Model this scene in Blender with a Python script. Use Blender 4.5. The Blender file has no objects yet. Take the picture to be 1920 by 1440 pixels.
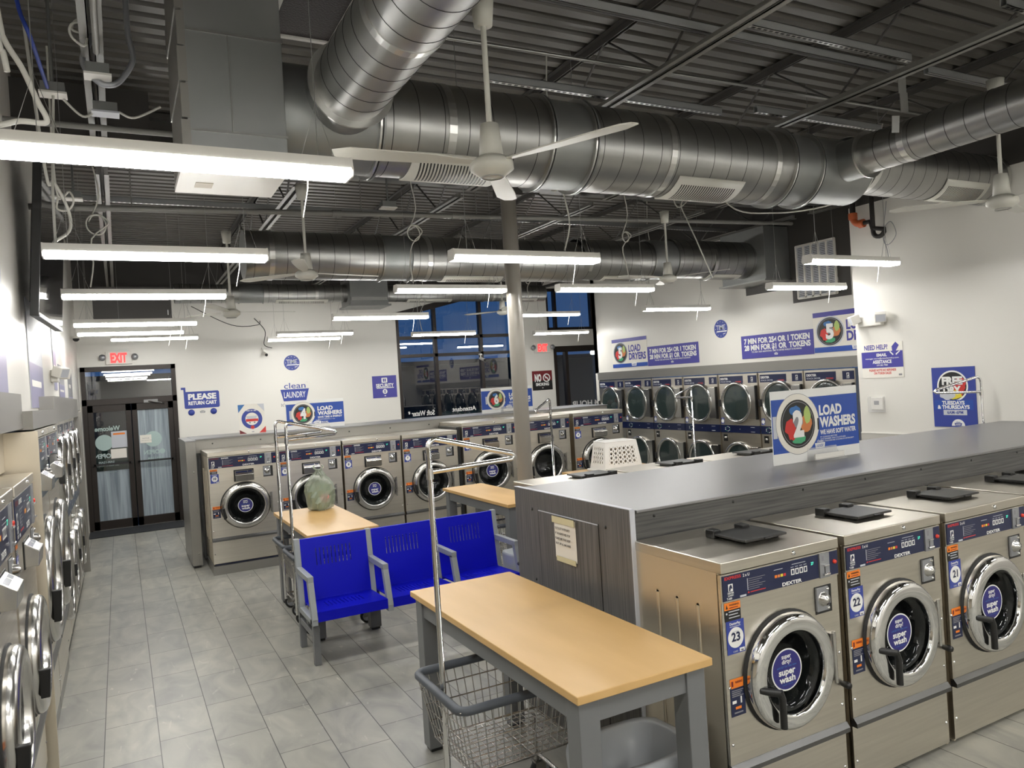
import bpy, math, random
from mathutils import Vector, Matrix
random.seed(7)
sc = bpy.context.scene
COL = sc.collection
PI = math.pi
rad = math.radians

# ---------------------------------------------------------------- camera, world, exposure
def cam_setup():
    yaw, pitch, roll, f = rad(27.69), rad(.25), rad(-3.579), 1405.6
    F = Vector((math.sin(yaw)*math.cos(pitch), math.cos(yaw)*math.cos(pitch), -math.sin(pitch)))
    r = Vector((math.cos(yaw), -math.sin(yaw), 0)); u = r.cross(F)
    r2 = math.cos(roll)*r + math.sin(roll)*u
    u2 = -math.sin(roll)*r + math.cos(roll)*u
    cd = bpy.data.cameras.new('camera'); cd.sensor_width = 36; cd.lens = 36*f/1920
    cd.clip_start = .05; cd.clip_end = 300
    co = bpy.data.objects.new('camera', cd); COL.objects.link(co)
    m = Matrix((r2, u2, -F)).transposed().to_4x4(); m.translation = (0, 0, 2.1)
    co.matrix_world = m; sc.camera = co
cam_setup()
w = bpy.data.worlds.new('dusk'); sc.world = w; w.use_nodes = True
bg = w.node_tree.nodes['Background']; bg.inputs[0].default_value = (.055, .14, .36, 1); bg.inputs[1].default_value = .62
sc.view_settings.view_transform = 'Standard'; sc.view_settings.look = 'None'
sc.view_settings.gamma = 1; sc.view_settings.use_curve_mapping = False
sc.view_settings.exposure = 0.0
LAMP_POWER = 45.0

# ---------------------------------------------------------------- materials
def mat(name, col, rough=.5, metal=0., noise=None, bump=None, emit=None, alpha=None, coat=0, spec=None):
    m = bpy.data.materials.new(name); m.use_nodes = True
    n = m.node_tree.nodes; l = m.node_tree.links; b = n['Principled BSDF']
    b.inputs['Base Color'].default_value = (*col, 1); b.inputs['Roughness'].default_value = rough
    b.inputs['Metallic'].default_value = metal
    if coat: b.inputs['Coat Weight'].default_value = coat; b.inputs['Coat Roughness'].default_value = .08
    if spec is not None: b.inputs['Specular IOR Level'].default_value = spec
    if alpha is not None: b.inputs['Alpha'].default_value = alpha
    if emit: b.inputs['Emission Color'].default_value = (*emit[0], 1); b.inputs['Emission Strength'].default_value = emit[1]
    if noise or bump:
        tc = n.new('ShaderNodeTexCoord'); mp = n.new('ShaderNodeMapping'); l.new(tc.outputs['Object'], mp.inputs[0])
        nz = n.new('ShaderNodeTexNoise'); l.new(mp.outputs[0], nz.inputs[0]); nz.inputs['Detail'].default_value = 4
    if noise:      # (scale xyz, colour 2, amount on roughness)
        mp.inputs['Scale'].default_value = noise[0]; nz.inputs['Scale'].default_value = 1
        mx = n.new('ShaderNodeMix'); mx.data_type = 'RGBA'
        cr = n.new('ShaderNodeValToRGB'); cr.color_ramp.elements[0].position = .35; cr.color_ramp.elements[1].position = .65
        l.new(nz.outputs[0], cr.inputs[0]); l.new(cr.outputs[0], mx.inputs[0])
        mx.inputs[6].default_value = (*col, 1); mx.inputs[7].default_value = (*noise[1], 1)
        l.new(mx.outputs[2], b.inputs['Base Color'])
        if len(noise) > 2:
            ml = n.new('ShaderNodeMath'); ml.operation = 'MULTIPLY_ADD'; l.new(nz.outputs[0], ml.inputs[0])
            ml.inputs[1].default_value = noise[2]; ml.inputs[2].default_value = rough - noise[2]/2
            l.new(ml.outputs[0], b.inputs['Roughness'])
    if bump:       # (scale, strength)
        nb = n.new('ShaderNodeTexNoise'); l.new(mp.outputs[0], nb.inputs[0]); nb.inputs['Scale'].default_value = bump[0]
        bp = n.new('ShaderNodeBump'); bp.inputs['Strength'].default_value = bump[1]; bp.inputs['Distance'].default_value = .01
        l.new(nb.outputs[0], bp.inputs['Height']); l.new(bp.outputs[0], b.inputs['Normal'])
    return m
steel = mat('stainless_steel', (.72, .68, .60), .33, 1, noise=((2, 2, 60), (.66, .62, .545), .06))
steel_side = mat('steel_side', (.74, .67, .55), .42, 1)
steel_dk = mat('dark_steel', (.18, .18, .18), .35, 1)
drum_steel = mat('drum_steel', (.10, .10, .10), .25, 1)
chrome = mat('chrome', (.78, .78, .78), .06, 1)
chrome2 = mat('brushed_chrome', (.55, .54, .52), .22, 1)
galv = mat('galvanized_steel', (.40, .40, .385), .38, 1, noise=((3, 3, 3), (.34, .34, .33), .10))
galv_dk = mat('dull_galvanized_sheet', (.32, .325, .32), .48, .85, noise=((2, 2, 2), (.27, .28, .275), .1))
zinc = mat('zinc_strut', (.42, .43, .43), .42, .6)
galv_lt = mat('bright_galvanized', (.62, .62, .60), .3, 1)
navy = mat('navy_panel', (.006, .012, .055), .3, coat=.3)
blue_sg = mat('sign_blue', (.032, .055, .30), .45)
royal = mat('royal_blue', (.02, .075, .38), .45)
purple = mat('violet_blue', (.06, .055, .32), .45)
dusty = mat('faded_violet', (.26, .25, .40), .3)
badge_navy = mat('sticker_navy', (.025, .022, .17), .4)
white = mat('white_print', (.82, .82, .80), .5)
paper = mat('paper', (.80, .77, .70), .7)
white_pl = mat('white_plastic', (.78, .76, .71), .4)
cream = mat('cream_fan_paint', (.62, .61, .55), .4)
black = mat('black_plastic', (.012, .012, .012), .4)
rubber = mat('black_rubber', (.02, .02, .02), .7)
grey_tx = mat('grey_print', (.25, .25, .27), .5)
lgrey = mat('light_grey_print', (.55, .57, .62), .5)
orange = mat('orange_label', (.85, .22, .02), .5)
red = mat('red_print', (.60, .035, .03), .5)
maroon = mat('maroon_print', (.16, .012, .016), .5)
ogar = mat('orange_print', (.62, .20, .06), .5)
lime = mat('lime_print', (.42, .55, .16), .5)
green = mat('green_print', (.06, .36, .17), .5)
sky = mat('sky_print', (.04, .16, .42), .5)
yellow = mat('yellow_print', (.75, .62, .05), .5)
led_g = mat('led_green', (.02, .3, .2), .5, emit=((.1, 1, .65), 1.2))
led_r = mat('led_red', (.5, .02, .02), .5, emit=((1, .03, .03), 3.0))
red_btn = mat('red_button', (.75, .05, .03), .35)
lockgrey = mat('lock_grey', (.35, .36, .38), .4, .6)
wall_m = mat('white_wall_paint', (.74, .72, .67), .34, bump=(60, .02))
tan_m = mat('tan_wall_paint', (.50, .44, .34), .5)
wains = mat('grey_wainscot', (.52, .50, .46), .4)
darkpaint = mat('dark_brown_grey_paint', (.050, .046, .042), .5)
bronze = mat('bronze_frame', (.022, .016, .013), .4, .3)
deck_m = mat('dark_deck_paint', (.115, .107, .095), .36, noise=((.6, 3, 3), (.095, .088, .078), .1))
joist_m = mat('dark_joist_paint', (.075, .071, .066), .35)
joist_lt = mat('grey_joist_paint', (.21, .205, .19), .38)
grey_paint = mat('grey_metal_paint', (.165, .17, .175), .4)
arm_paint = mat('light_grey_metal_paint', (.30, .32, .33), .42)
benchblue = mat('bench_blue', (.001, .003, .46), .45, spec=.25)
col_paint = mat('column_paint', (.24, .22, .19), .3, coat=.15)
cable_m = mat('white_cable', (.60, .59, .54), .5)
cable_b = mat('blue_cable', (.02, .05, .30), .5)
mat_m = mat('charcoal_mat', (.02, .022, .026), .9, bump=(300, .3))
hedge_m = mat('hedge_leaves', (.012, .05, .014), .8, bump=(20, 1))
asphalt = mat('asphalt', (.02, .02, .022), .9)
cement = mat('dark_facade', (.03, .032, .036), .8)
basket_pl = mat('white_basket_plastic', (.82, .80, .76), .45)
rim_pl = mat('grey_bumper', (.075, .085, .10), .5)
liner = mat('clear_liner', (.62, .66, .70), .28, alpha=.62)
bin_m = mat('black_bin', (.01, .01, .011), .5)
bag_m = mat('green_bag_film', (.42, .47, .38), .28, alpha=.5, bump=(16, 1))
cloth_m = mat('green_clothes', (.17, .26, .15), .8, bump=(12, 1))
pink_m = mat('pink_cloth', (.55, .25, .22), .8)
orange_pipe = mat('orange_primer_pipe', (.45, .10, .03), .5)
black_pipe = mat('black_pipe', (.015, .013, .012), .45)
fan_rub = mat('fan_grey', (.35, .35, .33), .4)
glass_dk = mat('dark_door_glass', (.012, .014, .014), .04, alpha=.55, spec=.6)
glass_dry = mat('dryer_glass', (.04, .058, .056), .10, alpha=.80, spec=.8)
screen_m = mat('tv_screen', (.006, .006, .007), .05, coat=.5)
frost_m = mat('hazy_film', (.44, .51, .56), .5, alpha=.86, noise=((22, 1, 1.0), (.20, .245, .28)))
decal_m = mat('decal_film', (.40, .52, .50), .5)
smoke = mat('clear_acrylic', (.8, .8, .8), .1, alpha=.25)
mirror_m = mat('navy_gloss_panel', (.03, .045, .07), .04, coat=1, spec=.9)
grille_m = mat('return_grille_mesh', (.05, .042, .042), .5, .5, bump=(90, .8))

def window_glass():
    m = bpy.data.materials.new('window_glass'); m.use_nodes = True
    n = m.node_tree.nodes; l = m.node_tree.links; n.clear()
    o = n.new('ShaderNodeOutputMaterial'); t = n.new('ShaderNodeBsdfTransparent'); g = n.new('ShaderNodeBsdfGlossy')
    t.inputs[0].default_value = (.75, .85, .88, 1); g.inputs['Roughness'].default_value = .015
    fr = n.new('ShaderNodeFresnel'); fr.inputs[0].default_value = 2.3
    mx = n.new('ShaderNodeMixShader'); l.new(fr.outputs[0], mx.inputs[0]); l.new(t.outputs[0], mx.inputs[1]); l.new(g.outputs[0], mx.inputs[2])
    l.new(mx.outputs[0], o.inputs[0]); return m
glass = window_glass()

def laminate(name, c1, c2, scale, rough):
    return mat(name, c1, rough, noise=(scale, c2, .08))
maple = laminate('maple_laminate', (.66, .42, .17), (.60, .375, .145), (6, 1.2, 4), .36)
greywood_v = laminate('grey_woodgrain_laminate', (.155, .148, .14), (.085, .082, .078), (90, 90, 2.2), .45)
greywood_h = laminate('grey_woodgrain_strip', (.11, .108, .104), (.05, .05, .05), (2.5, 60, 90), .45)
counter_m = mat('grey_metal_counter', (.25, .25, .255), .34, .55)
bulk_m = mat('grey_bulkhead', (.27, .26, .24), .35, .55)

def tile_floor():
    m = bpy.data.materials.new('grey_slate_tile'); m.use_nodes = True
    n = m.node_tree.nodes; l = m.node_tree.links; b = n['Principled BSDF']
    tc = n.new('ShaderNodeTexCoord'); sx = n.new('ShaderNodeSeparateXYZ'); cx = n.new('ShaderNodeCombineXYZ')
    l.new(tc.outputs['Object'], sx.inputs[0]); l.new(sx.outputs[1], cx.inputs[0]); l.new(sx.outputs[0], cx.inputs[1])
    mp = n.new('ShaderNodeMapping'); mp.inputs['Location'].default_value = (.3, .2+.305*10, 0); l.new(cx.outputs[0], mp.inputs[0])
    br = n.new('ShaderNodeTexBrick'); l.new(mp.outputs[0], br.inputs[0]); br.inputs['Scale'].default_value = 1
    br.inputs['Brick Width'].default_value = .61; br.inputs['Row Height'].default_value = .305
    br.inputs['Mortar Size'].default_value = .0028; br.inputs['Mortar Smooth'].default_value = .1
    br.offset = .33; br.offset_frequency = 2
    br.inputs['Color1'].default_value = (.345, .34, .305, 1); br.inputs['Color2'].default_value = (.275, .275, .255, 1)
    br.inputs['Mortar'].default_value = (.045, .045, .042, 1)
    def nz(scale, det, sc3):
        q = n.new('ShaderNodeMapping'); q.inputs['Scale'].default_value = sc3; l.new(tc.outputs['Object'], q.inputs[0])
        z = n.new('ShaderNodeTexNoise'); z.inputs['Scale'].default_value = scale; z.inputs['Detail'].default_value = det
        z.inputs['Distortion'].default_value = 1.2; l.new(q.outputs[0], z.inputs[0]); return z
    z1 = nz(2.2, 6, (2.2, 1, 1)); z2 = nz(6, 3, (2.6, .8, 1))
    r1 = n.new('ShaderNodeValToRGB'); r1.color_ramp.elements[0].position = .3; r1.color_ramp.elements[1].position = .72
    r1.color_ramp.elements[0].color = (.78, .78, .78, 1); r1.color_ramp.elements[1].color = (1.2, 1.18, 1.12, 1); l.new(z1.outputs[0], r1.inputs[0])
    r2 = n.new('ShaderNodeValToRGB'); r2.color_ramp.elements[0].position = .66; r2.color_ramp.elements[1].position = .76
    l.new(z2.outputs[0], r2.inputs[0])
    m1 = n.new('ShaderNodeMix'); m1.data_type = 'RGBA'; m1.blend_type = 'MULTIPLY'; m1.inputs[0].default_value = 1
    l.new(br.outputs[0], m1.inputs[6]); l.new(r1.outputs[0], m1.inputs[7])
    m2 = n.new('ShaderNodeMix'); m2.data_type = 'RGBA'; m2.inputs[7].default_value = (.56, .53, .46, 1)
    k = n.new('ShaderNodeMath'); k.operation = 'MULTIPLY'; k.inputs[1].default_value = .55; l.new(r2.outputs[0], k.inputs[0])
    l.new(k.outputs[0], m2.inputs[0]); l.new(m1.outputs[2], m2.inputs[6]); l.new(m2.outputs[2], b.inputs['Base Color'])
    b.inputs['Roughness'].default_value = .34
    bp = n.new('ShaderNodeBump'); bp.inputs['Strength'].default_value = .25; bp.inputs['Distance'].default_value = .004
    l.new(z1.outputs[0], bp.inputs['Height']); l.new(bp.outputs[0], b.inputs['Normal'])
    return m
tile_m = tile_floor()
lamp_emit = mat('lamp_diffuser', (.9, .9, .9), .4, emit=((1, .985, .945), LAMP_POWER))
street_emit = mat('street_lamp_glow', (.9, .9, .9), .4, emit=((1, .97, .9), 14))

# ---------------------------------------------------------------- mesh helpers
_txt = {}
def glyphs(body, bold):
    key = (body, bold)
    if key in _txt: return _txt[key]
    cu = bpy.data.curves.new('t', 'FONT'); cu.body = body; cu.size = 1; cu.resolution_u = 3; cu.offset = bold
    cu.fill_mode = 'FRONT'
    ob = bpy.data.objects.new('t', cu); COL.objects.link(ob)
    dg = bpy.context.evaluated_depsgraph_get(); dg.update()
    me = bpy.data.meshes.new_from_object(ob.evaluated_get(dg))
    vs = [v.co.copy() for v in me.vertices]; fs = [tuple(p.vertices) for p in me.polygons]
    bpy.data.objects.remove(ob); bpy.data.curves.remove(cu); bpy.data.meshes.remove(me)
    x0 = min(v.x for v in vs); x1 = max(v.x for v in vs)
    _txt[key] = (vs, fs, x0, x1); return _txt[key]

class MB:
    def __init__(s, m=None): s.v = []; s.f = []; s.mi = []; s.sm = []; s.mats = []; s.cur = m; s.T = None
    def _m(s, m):
        m = m or s.cur
        if m not in s.mats: s.mats.append(m)
        return s.mats.index(m)
    def add(s, vs, fs, m=None, smooth=False):
        o = len(s.v); k = s._m(m)
        for v in vs:
            v = Vector(v); s.v.append(s.T @ v if s.T else v)
        for f in fs:
            s.f.append([o+i for i in f]); s.mi.append(k); s.sm.append(smooth)
        return s
    def box(s, x0, x1, y0, y1, z0, z1, m=None):
        return s.add([(x0,y0,z0),(x1,y0,z0),(x1,y1,z0),(x0,y1,z0),(x0,y0,z1),(x1,y0,z1),(x1,y1,z1),(x0,y1,z1)],
            [(0,3,2,1),(4,5,6,7),(0,1,5,4),(1,2,6,5),(2,3,7,6),(3,0,4,7)], m)
    def hexa(s, bot, top, m=None):
        return s.add(list(bot)+list(top), [(0,3,2,1),(4,5,6,7),(0,1,5,4),(1,2,6,5),(2,3,7,6),(3,0,4,7)], m)
    def cyl(s, p, q, r, n=10, m=None, r2=None, caps=True):
        p = Vector(p); q = Vector(q); d = (q-p).normalized(); r2 = r if r2 is None else r2
        a = d.orthogonal().normalized(); b = d.cross(a); vs = []
        for c, rr in ((p, r), (q, r2)):
            for i in range(n):
                t = 2*PI*i/n; vs.append(c + a*(rr*math.cos(t)) + b*(rr*math.sin(t)))
        s.add(vs, [(i, (i+1) % n, n+(i+1) % n, n+i) for i in range(n)], m, True)
        if caps: s.add(vs, [tuple(range(n-1, -1, -1)), tuple(range(n, 2*n))], m)
        return s
    def tube(s, pts, r, n=6, m=None, closed=False):
        P = [Vector(p) for p in pts]; L = len(P); vs = []; fs = []; prev = None
        for i, p in enumerate(P):
            if closed: d = P[(i+1) % L]-P[i-1]
            else: d = P[min(i+1, L-1)]-P[max(i-1, 0)]
            d.normalize()
            if prev is None: a = d.orthogonal().normalized()
            else:
                a = prev-d*prev.dot(d)
                a = a.normalized() if a.length > 1e-6 else d.orthogonal().normalized()
            prev = a; b = d.cross(a)
            for k in range(n):
                t = 2*PI*k/n; vs.append(p+a*(r*math.cos(t))+b*(r*math.sin(t)))
        for i in range(L if closed else L-1):
            j = (i+1) % L
            for k in range(n): fs.append((i*n+k, i*n+(k+1) % n, j*n+(k+1) % n, j*n+k))
        s.add(vs, fs, m, True)
        if not closed: s.add(vs, [tuple(range(n-1, -1, -1)), tuple(range((L-1)*n, L*n))], m)
        return s
    def lathe(s, prof, c=(0,0,0), axis='y', n=32, m=None, smooth=True):
        vs = []; fs = []; L = len(prof)
        for r, h in prof:
            for i in range(n):
                t = 2*PI*i/n; a = r*math.cos(t); b = r*math.sin(t)
                vs.append((c[0]+a, c[1]+h, c[2]+b) if axis == 'y' else (c[0]+a, c[1]+b, c[2]+h) if axis == 'z' else (c[0]+h, c[1]+a, c[2]+b))
        for j in range(L-1):
            for i in range(n): fs.append((j*n+i, j*n+(i+1) % n, (j+1)*n+(i+1) % n, (j+1)*n+i))
        return s.add(vs, fs, m, smooth)
    def disc(s, cx, cz, r, y, n=28, m=None, rx=None):
        rx = rx or r
        return s.add([(cx+rx*math.cos(2*PI*i/n), y, cz+r*math.sin(2*PI*i/n)) for i in range(n)], [tuple(range(n))], m)
    def poly(s, pts, y, m=None):
        return s.add([(x, y, z) for x, z in pts], [tuple(range(len(pts)))], m)
    def prism(s, pts, y0, y1, m=None):
        n = len(pts)
        vs = [(x, y0, z) for x, z in pts]+[(x, y1, z) for x, z in pts]
        return s.add(vs, [tuple(range(n)), tuple(range(2*n-1, n-1, -1))]+[(i, n+i, n+(i+1) % n, (i+1) % n) for i in range(n)], m)
    def prism_x(s, pts, x0, x1, m=None):     # pts are (y, z)
        n = len(pts)
        vs = [(x0, y, z) for y, z in pts]+[(x1, y, z) for y, z in pts]
        return s.add(vs, [tuple(range(n-1, -1, -1)), tuple(range(n, 2*n))]+[(i, (i+1) % n, n+(i+1) % n, n+i) for i in range(n)], m)
    def rect(s, x0, x1, z0, z1, y, m=None): return s.poly([(x0, z0), (x1, z0), (x1, z1), (x0, z1)], y, m)
    def holeplate(s, x0, x1, z0, z1, cx, cz, r, y, m=None, n=32):
        ang = [2*PI*i/n for i in range(n)]
        for X, Z in ((x0,z0),(x1,z0),(x1,z1),(x0,z1)):
            a = math.atan2(Z-cz, X-cx) % (2*PI); k = min(range(len(ang)), key=lambda i: abs(ang[i]-a)); ang[k] = a
        vi = []; vo = []
        for a in ang:
            c, q = math.cos(a), math.sin(a); t = 1e9
            if c > 1e-9: t = min(t, (x1-cx)/c)
            if c < -1e-9: t = min(t, (x0-cx)/c)
            if q > 1e-9: t = min(t, (z1-cz)/q)
            if q < -1e-9: t = min(t, (z0-cz)/q)
            vi.append((cx+r*c, y, cz+r*q)); vo.append((cx+t*c, y, cz+t*q))
        return s.add(vi+vo, [(i, n+i, n+(i+1) % n, (i+1) % n) for i in range(n)], m)
    def text(s, body, x, z, h, y, m=None, align='l', bold=0., w=None, mirror=False):
        vs, fs, x0, x1 = glyphs(body, bold); k = h/.69
        kx = k if w is None else w/(x1-x0); W = (x1-x0)*kx
        ox = x-(0 if align == 'l' else W/2 if align == 'c' else W)
        if mirror: return s.add([(ox+W-(v.x-x0)*kx, y, z+v.y*k) for v in vs], [f[::-1] for f in fs], m)
        return s.add([(ox+(v.x-x0)*kx, y, z+v.y*k) for v in vs], fs, m)
    def mesh(s, name):
        me = bpy.data.meshes.new(name); me.from_pydata([tuple(v) for v in s.v], [], s.f)
        for m in s.mats: me.materials.append(m)
        me.polygons.foreach_set('material_index', s.mi); me.polygons.foreach_set('use_smooth', s.sm); me.update(); return me
    def build(s, name, parent=None, bevel=0, **t):
        o = bpy.data.objects.new(name, s.mesh(name)); COL.objects.link(o)
        if parent: o.parent = parent
        if bevel:
            b = o.modifiers.new('bevel', 'BEVEL'); b.width = bevel; b.segments = 2; b.limit_method = 'ANGLE'; b.angle_limit = rad(40)
        for k, v in t.items(): o[k] = v
        return o

def thing(name, label, cat, loc=(0,0,0), rz=0, group=None):
    o = bpy.data.objects.new(name, None); COL.objects.link(o); o.empty_display_size = .1
    o.location = loc; o.rotation_euler = (0, 0, rz); o['label'] = label; o['category'] = cat
    if group: o['group'] = group
    return o
def dup(o, loc=None, rz=None, label=None, parent=None, group=None):
    c = o.copy(); COL.objects.link(c)
    if parent: c.parent = parent
    if loc is not None: c.location = loc
    if rz is not None: c.rotation_euler = (0, 0, rz)
    if label: c['label'] = label
    if group: c['group'] = group
    for ch in o.children: dup(ch, parent=c)
    return c
def kid(o, base): return [c for c in o.children if c.name.split('.')[0] == base]
def S(mb, name, parent=None, bevel=0): return mb.build(name, parent, bevel, **({} if parent else {'kind': 'structure'}))
def one(mb, name, label, cat, group=None, bevel=0):
    o = mb.build(name, None, bevel, label=label, category=cat)
    if group: o['group'] = group
    return o
def arc(c, r, a0, a1, n, ax1, ax2):
    c = Vector(c); ax1 = Vector(ax1); ax2 = Vector(ax2)
    return [c+ax1*(r*math.cos(a0+(a1-a0)*i/n))+ax2*(r*math.sin(a0+(a1-a0)*i/n)) for i in range(n+1)]
def smooth_path(pts, k=6):
    P = [Vector(p) for p in pts]; out = []
    for i in range(len(P)-1):
        a = P[max(i-1, 0)]; b = P[i]; c = P[i+1]; d = P[min(i+2, len(P)-1)]
        for j in range(k):
            t = j/k; out.append(.5*((2*b)+(c-a)*t+(2*a-5*b+4*c-d)*t*t+(3*b-a-3*c+d)*t**3))
    out.append(P[-1]); return out
# ================================================================ setting
YF, XB, XN, XL = 14.48, 8.59, 7.75, -.58
S(MB(tile_m).box(-1.7, 12, -3.2, 14.7, -.1, 0), 'floor')
S(MB(asphalt).box(-25, 45, 14.75, 60, -.14, -.04), 'ground')
m = MB(wall_m); y0, y1 = YF, YF+.15
m.box(-1.7, -.55, y0, y1, 0, 4.7); m.box(-.55, .91, y0, y1, 2.77, 4.7); m.box(.91, 5.03, y0, y1, 0, 4.7)
m.box(5.03, 7.95, y0, y1, 0, .3); m.prism([(5.03, 3.62), (7.95, 4.3), (7.95, 4.7), (5.03, 4.7)], y0, y1)
m.box(7.95, 8.58, y0, y1, 0, 4.7); m.box(8.58, 8.70, y0, y1, 0, 2.81); m.box(8.58, 10.0, y0, y1, 2.81, 3.18)
m.box(8.58, 10.0, y0, y1, 4.12, 4.7); m.box(10.0, 10.7, y0, y1, 0, 4.7)
S(m, 'wall_far')
S(MB(wall_m).box(XL-.12, XL, -3.2, YF, 2.06, 4.7), 'wall_left')
S(MB(tan_m).box(-1.7, -1.55, -3.2, YF, 0, 2.3), 'wall_left_recess')
m = MB(wall_m); m.box(XB, XB+.12, 5.95, 12.69, 2.14, 4.7); m.box(XB, 10.0, 12.57, 12.69, 0, 4.7); m.box(9.9, 10.0, 12.69, YF, 0, 4.7)
S(m, 'wall_right')
m = MB(wall_m); m.box(XN, XN+.12, -3.2, 5.95, 0, 4.7); m.box(XN+.12, 9.5, 5.83, 5.95, 0, 4.7)
S(m, 'wall_right_near')
S(MB(wall_m).box(-1.7, XN+.12, -3.32, -3.2, 0, 4.7), 'wall_back')
m = MB(wains); m.box(XN-.012, XN, -3.2, 5.95, .1, 1.225); m.box(XN-.016, XN, -3.2, 5.95, 1.225, 1.237, white_pl); S(m, 'trim_1')
S(MB(darkpaint).box(XN-.006, XN, -3.2, 5.95, 3.88, 4.7), 'trim_2')
m = MB(darkpaint); m.box(XB-.005, XB, 6.07, 8.6, 3.36, 4.62); m.box(XB-.005, XB, 8.6, 12.6, 4.2, 4.62); m.box(XB-.006, XB, 6.62, 7.58, 2.95, 3.4); m.box(XB-.006, XB, 7.58, 8.47, 3.17, 3.4); S(m, 'trim_3')
S(MB(bulk_m).box(XB-.02, XB, 6.07, 12.59, 2.0, 2.15), 'trim_4')
m = MB(wains); m.box(.93, 5.0, YF-.012, YF, .1, 1.24); S(m, 'trim_5')
S(MB(darkpaint).box(XL, 8.5, YF-.006, YF, 4.02, 4.6), 'trim_6')
m = MB(lgrey); m.box(.93, 5.0, YF-.014, YF, 0, .1, grey_tx); S(m, 'baseboard_far')
# corrugated roof deck
m = MB(deck_m); prof = []; yy = -3.3
while yy < 14.7:
    prof += [(yy, 4.62), (yy+.085, 4.62), (yy+.102, 4.665), (yy+.135, 4.665)]; yy += .1524
vs = []; n = len(prof)
for X in (-1.8, 12): vs += [(X, a, b) for a, b in prof]
m.add(vs, [(i, n+i, n+i+1, i+1) for i in range(n-1)]); m.box(-1.8, 12, -3.3, 14.7, 4.70, 4.75)
S(m, 'ceiling')

# window 1 with a sloped head
def frame_bar(m, x0, x1, z0, z1, d=.05): m.box(x0, x1, YF+.02, YF+.02+d+.05, z0, z1, bronze)
win = MB(bronze)
win.prism([(5.03, 3.50), (7.95, 4.18), (7.95, 4.3), (5.03, 3.62)], YF-.02, YF+.12)
for x in (5.03, 5.85, 6.90, 7.88): frame_bar(win, x, x+.07, .3, 3.52+.235*(x-5.03))
for z in (.3, 2.70, 3.07): frame_bar(win, 5.10, 7.88, z, z+.065)
wo = S(win, 'window_1')
S(MB(glass).poly([(5.09, .36), (7.9, .36), (7.9, 4.2), (5.09, 3.53)], YF+.07), 'pane', wo)
g = MB(white); g.text('Soft Water *', 5.2, 1.5, .1, YF+.06, mirror=True, bold=.02, w=.58); g.text('Attendant', 6.18, 1.53, .09, YF+.06, mirror=True, bold=.02, w=.55); g.text('On Duty', 6.25, 1.37, .09, YF+.06, mirror=True, bold=.02, w=.45)
S(g, 'window_lettering', wo)
win = MB(bronze)
for x in (8.58, 8.80, 9.78): frame_bar(win, x, x+.06, 3.18, 4.12)
for z in (3.18, 4.06): frame_bar(win, 8.58, 9.84, z, z+.06)
wo = S(win, 'window_2'); S(MB(glass).rect(8.6, 9.82, 3.2, 4.1, YF+.07), 'pane', wo)

# door 1: bronze storefront pair with a transom
d = MB(bronze); Y0, Y1 = YF-.03, YF+.1
d.box(-.55, -.48, Y0, Y1, 0, 2.77); d.box(.84, .91, Y0, Y1, 0, 2.77); d.box(-.55, .91, Y0, Y1, 2.69, 2.77); d.box(-.55, .91, Y0, Y1, 2.12, 2.22)
do = S(d, 'door_1'); S(MB(glass).rect(-.48, .84, 2.2, 2.7, YF+.03), 'transom_pane', do)
for nm, a, b in (('door_leaf', -.48, .175), ('door_leaf', .185, .84)):
    lf = MB(bronze)
    for q in ((a, a+.085, 0, 2.12), (b-.085, b, 0, 2.12), (a, b, 2.0, 2.12), (a, b, 0, .16)): lf.box(q[0], q[1], YF, YF+.045, q[2], q[3])
    lo = S(lf, nm, do, .004)
    S(MB(glass).rect(a+.08, b-.08, .15, 2.02, YF+.03), 'pane', lo)
    S(MB(frost_m).rect(a+.08, b-.08, .15, 1.0 if a < 0 else 2.0, YF+.027), 'condensation', lo)
    S(MB(black).box(a+.04, b-.02, YF-.06, YF-.035, 1.10, 1.13).box(a+.05, a+.08, YF-.06, YF, 1.1, 1.13).box(b-.08, b-.05, YF-.06, YF, 1.1, 1.13), 'push_bar', lo)
    g = MB(decal_m); cx = (a+b)/2-.02 if a > 0 else a+.22
    g.disc(cx, 1.48, .135, YF+.024); g.text('OPEN', cx-.16, 1.22, .07, YF+.024, mirror=True, bold=.03, w=.25); g.disc(cx+.13, 1.255, .045, YF+.0235)
    g.text('5AM-12AM', cx-.1, 1.13, .035, YF+.024, mirror=True, bold=.02); g.text('LAST WASH AT MIDNIGHT', cx-.16, 1.075, .022, YF+.024, mirror=True, w=.36); g.text('cleanlaundry.com', cx-.12, .97, .018, YF+.024, mirror=True, w=.28)
    if a < 0: g.text('Welcome', a+.09, 1.68, .075, YF+.024, mirror=True, bold=.03, w=.38)
    S(g, 'decal', lo)
    pp = MB(paper)
    if a < 0: pp.rect(a+.33, a+.57, 1.38, 1.66, YF+.02, lgrey); pp.rect(a+.36, a+.54, 1.60, 1.63, YF+.018, orange); pp.rect(a+.31, a+.55, 1.20, 1.36, YF+.02)
    else: pp.rect(a+.10, a+.28, 1.42, 1.56, YF+.02); pp.text('NOTICE', a+.14, 1.49, .02, YF+.018, grey_tx); pp.text('please keep door closed', a+.12, 1.46, .012, YF+.018, grey_tx)
    S(pp, 'taped_notice', lo)
S(MB(steel_dk).box(.38, .60, YF-.05, YF, 2.12, 2.17).tube([(.45, YF-.04, 2.14), (.62, YF-.18, 2.11), (.70, YF-.02, 2.09)], .012), 'door_closer', do)
S(MB(galv_lt).box(-.5, .88, YF-.04, YF+.05, .001, .015), 'threshold', do)
d = MB(bronze)
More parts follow.
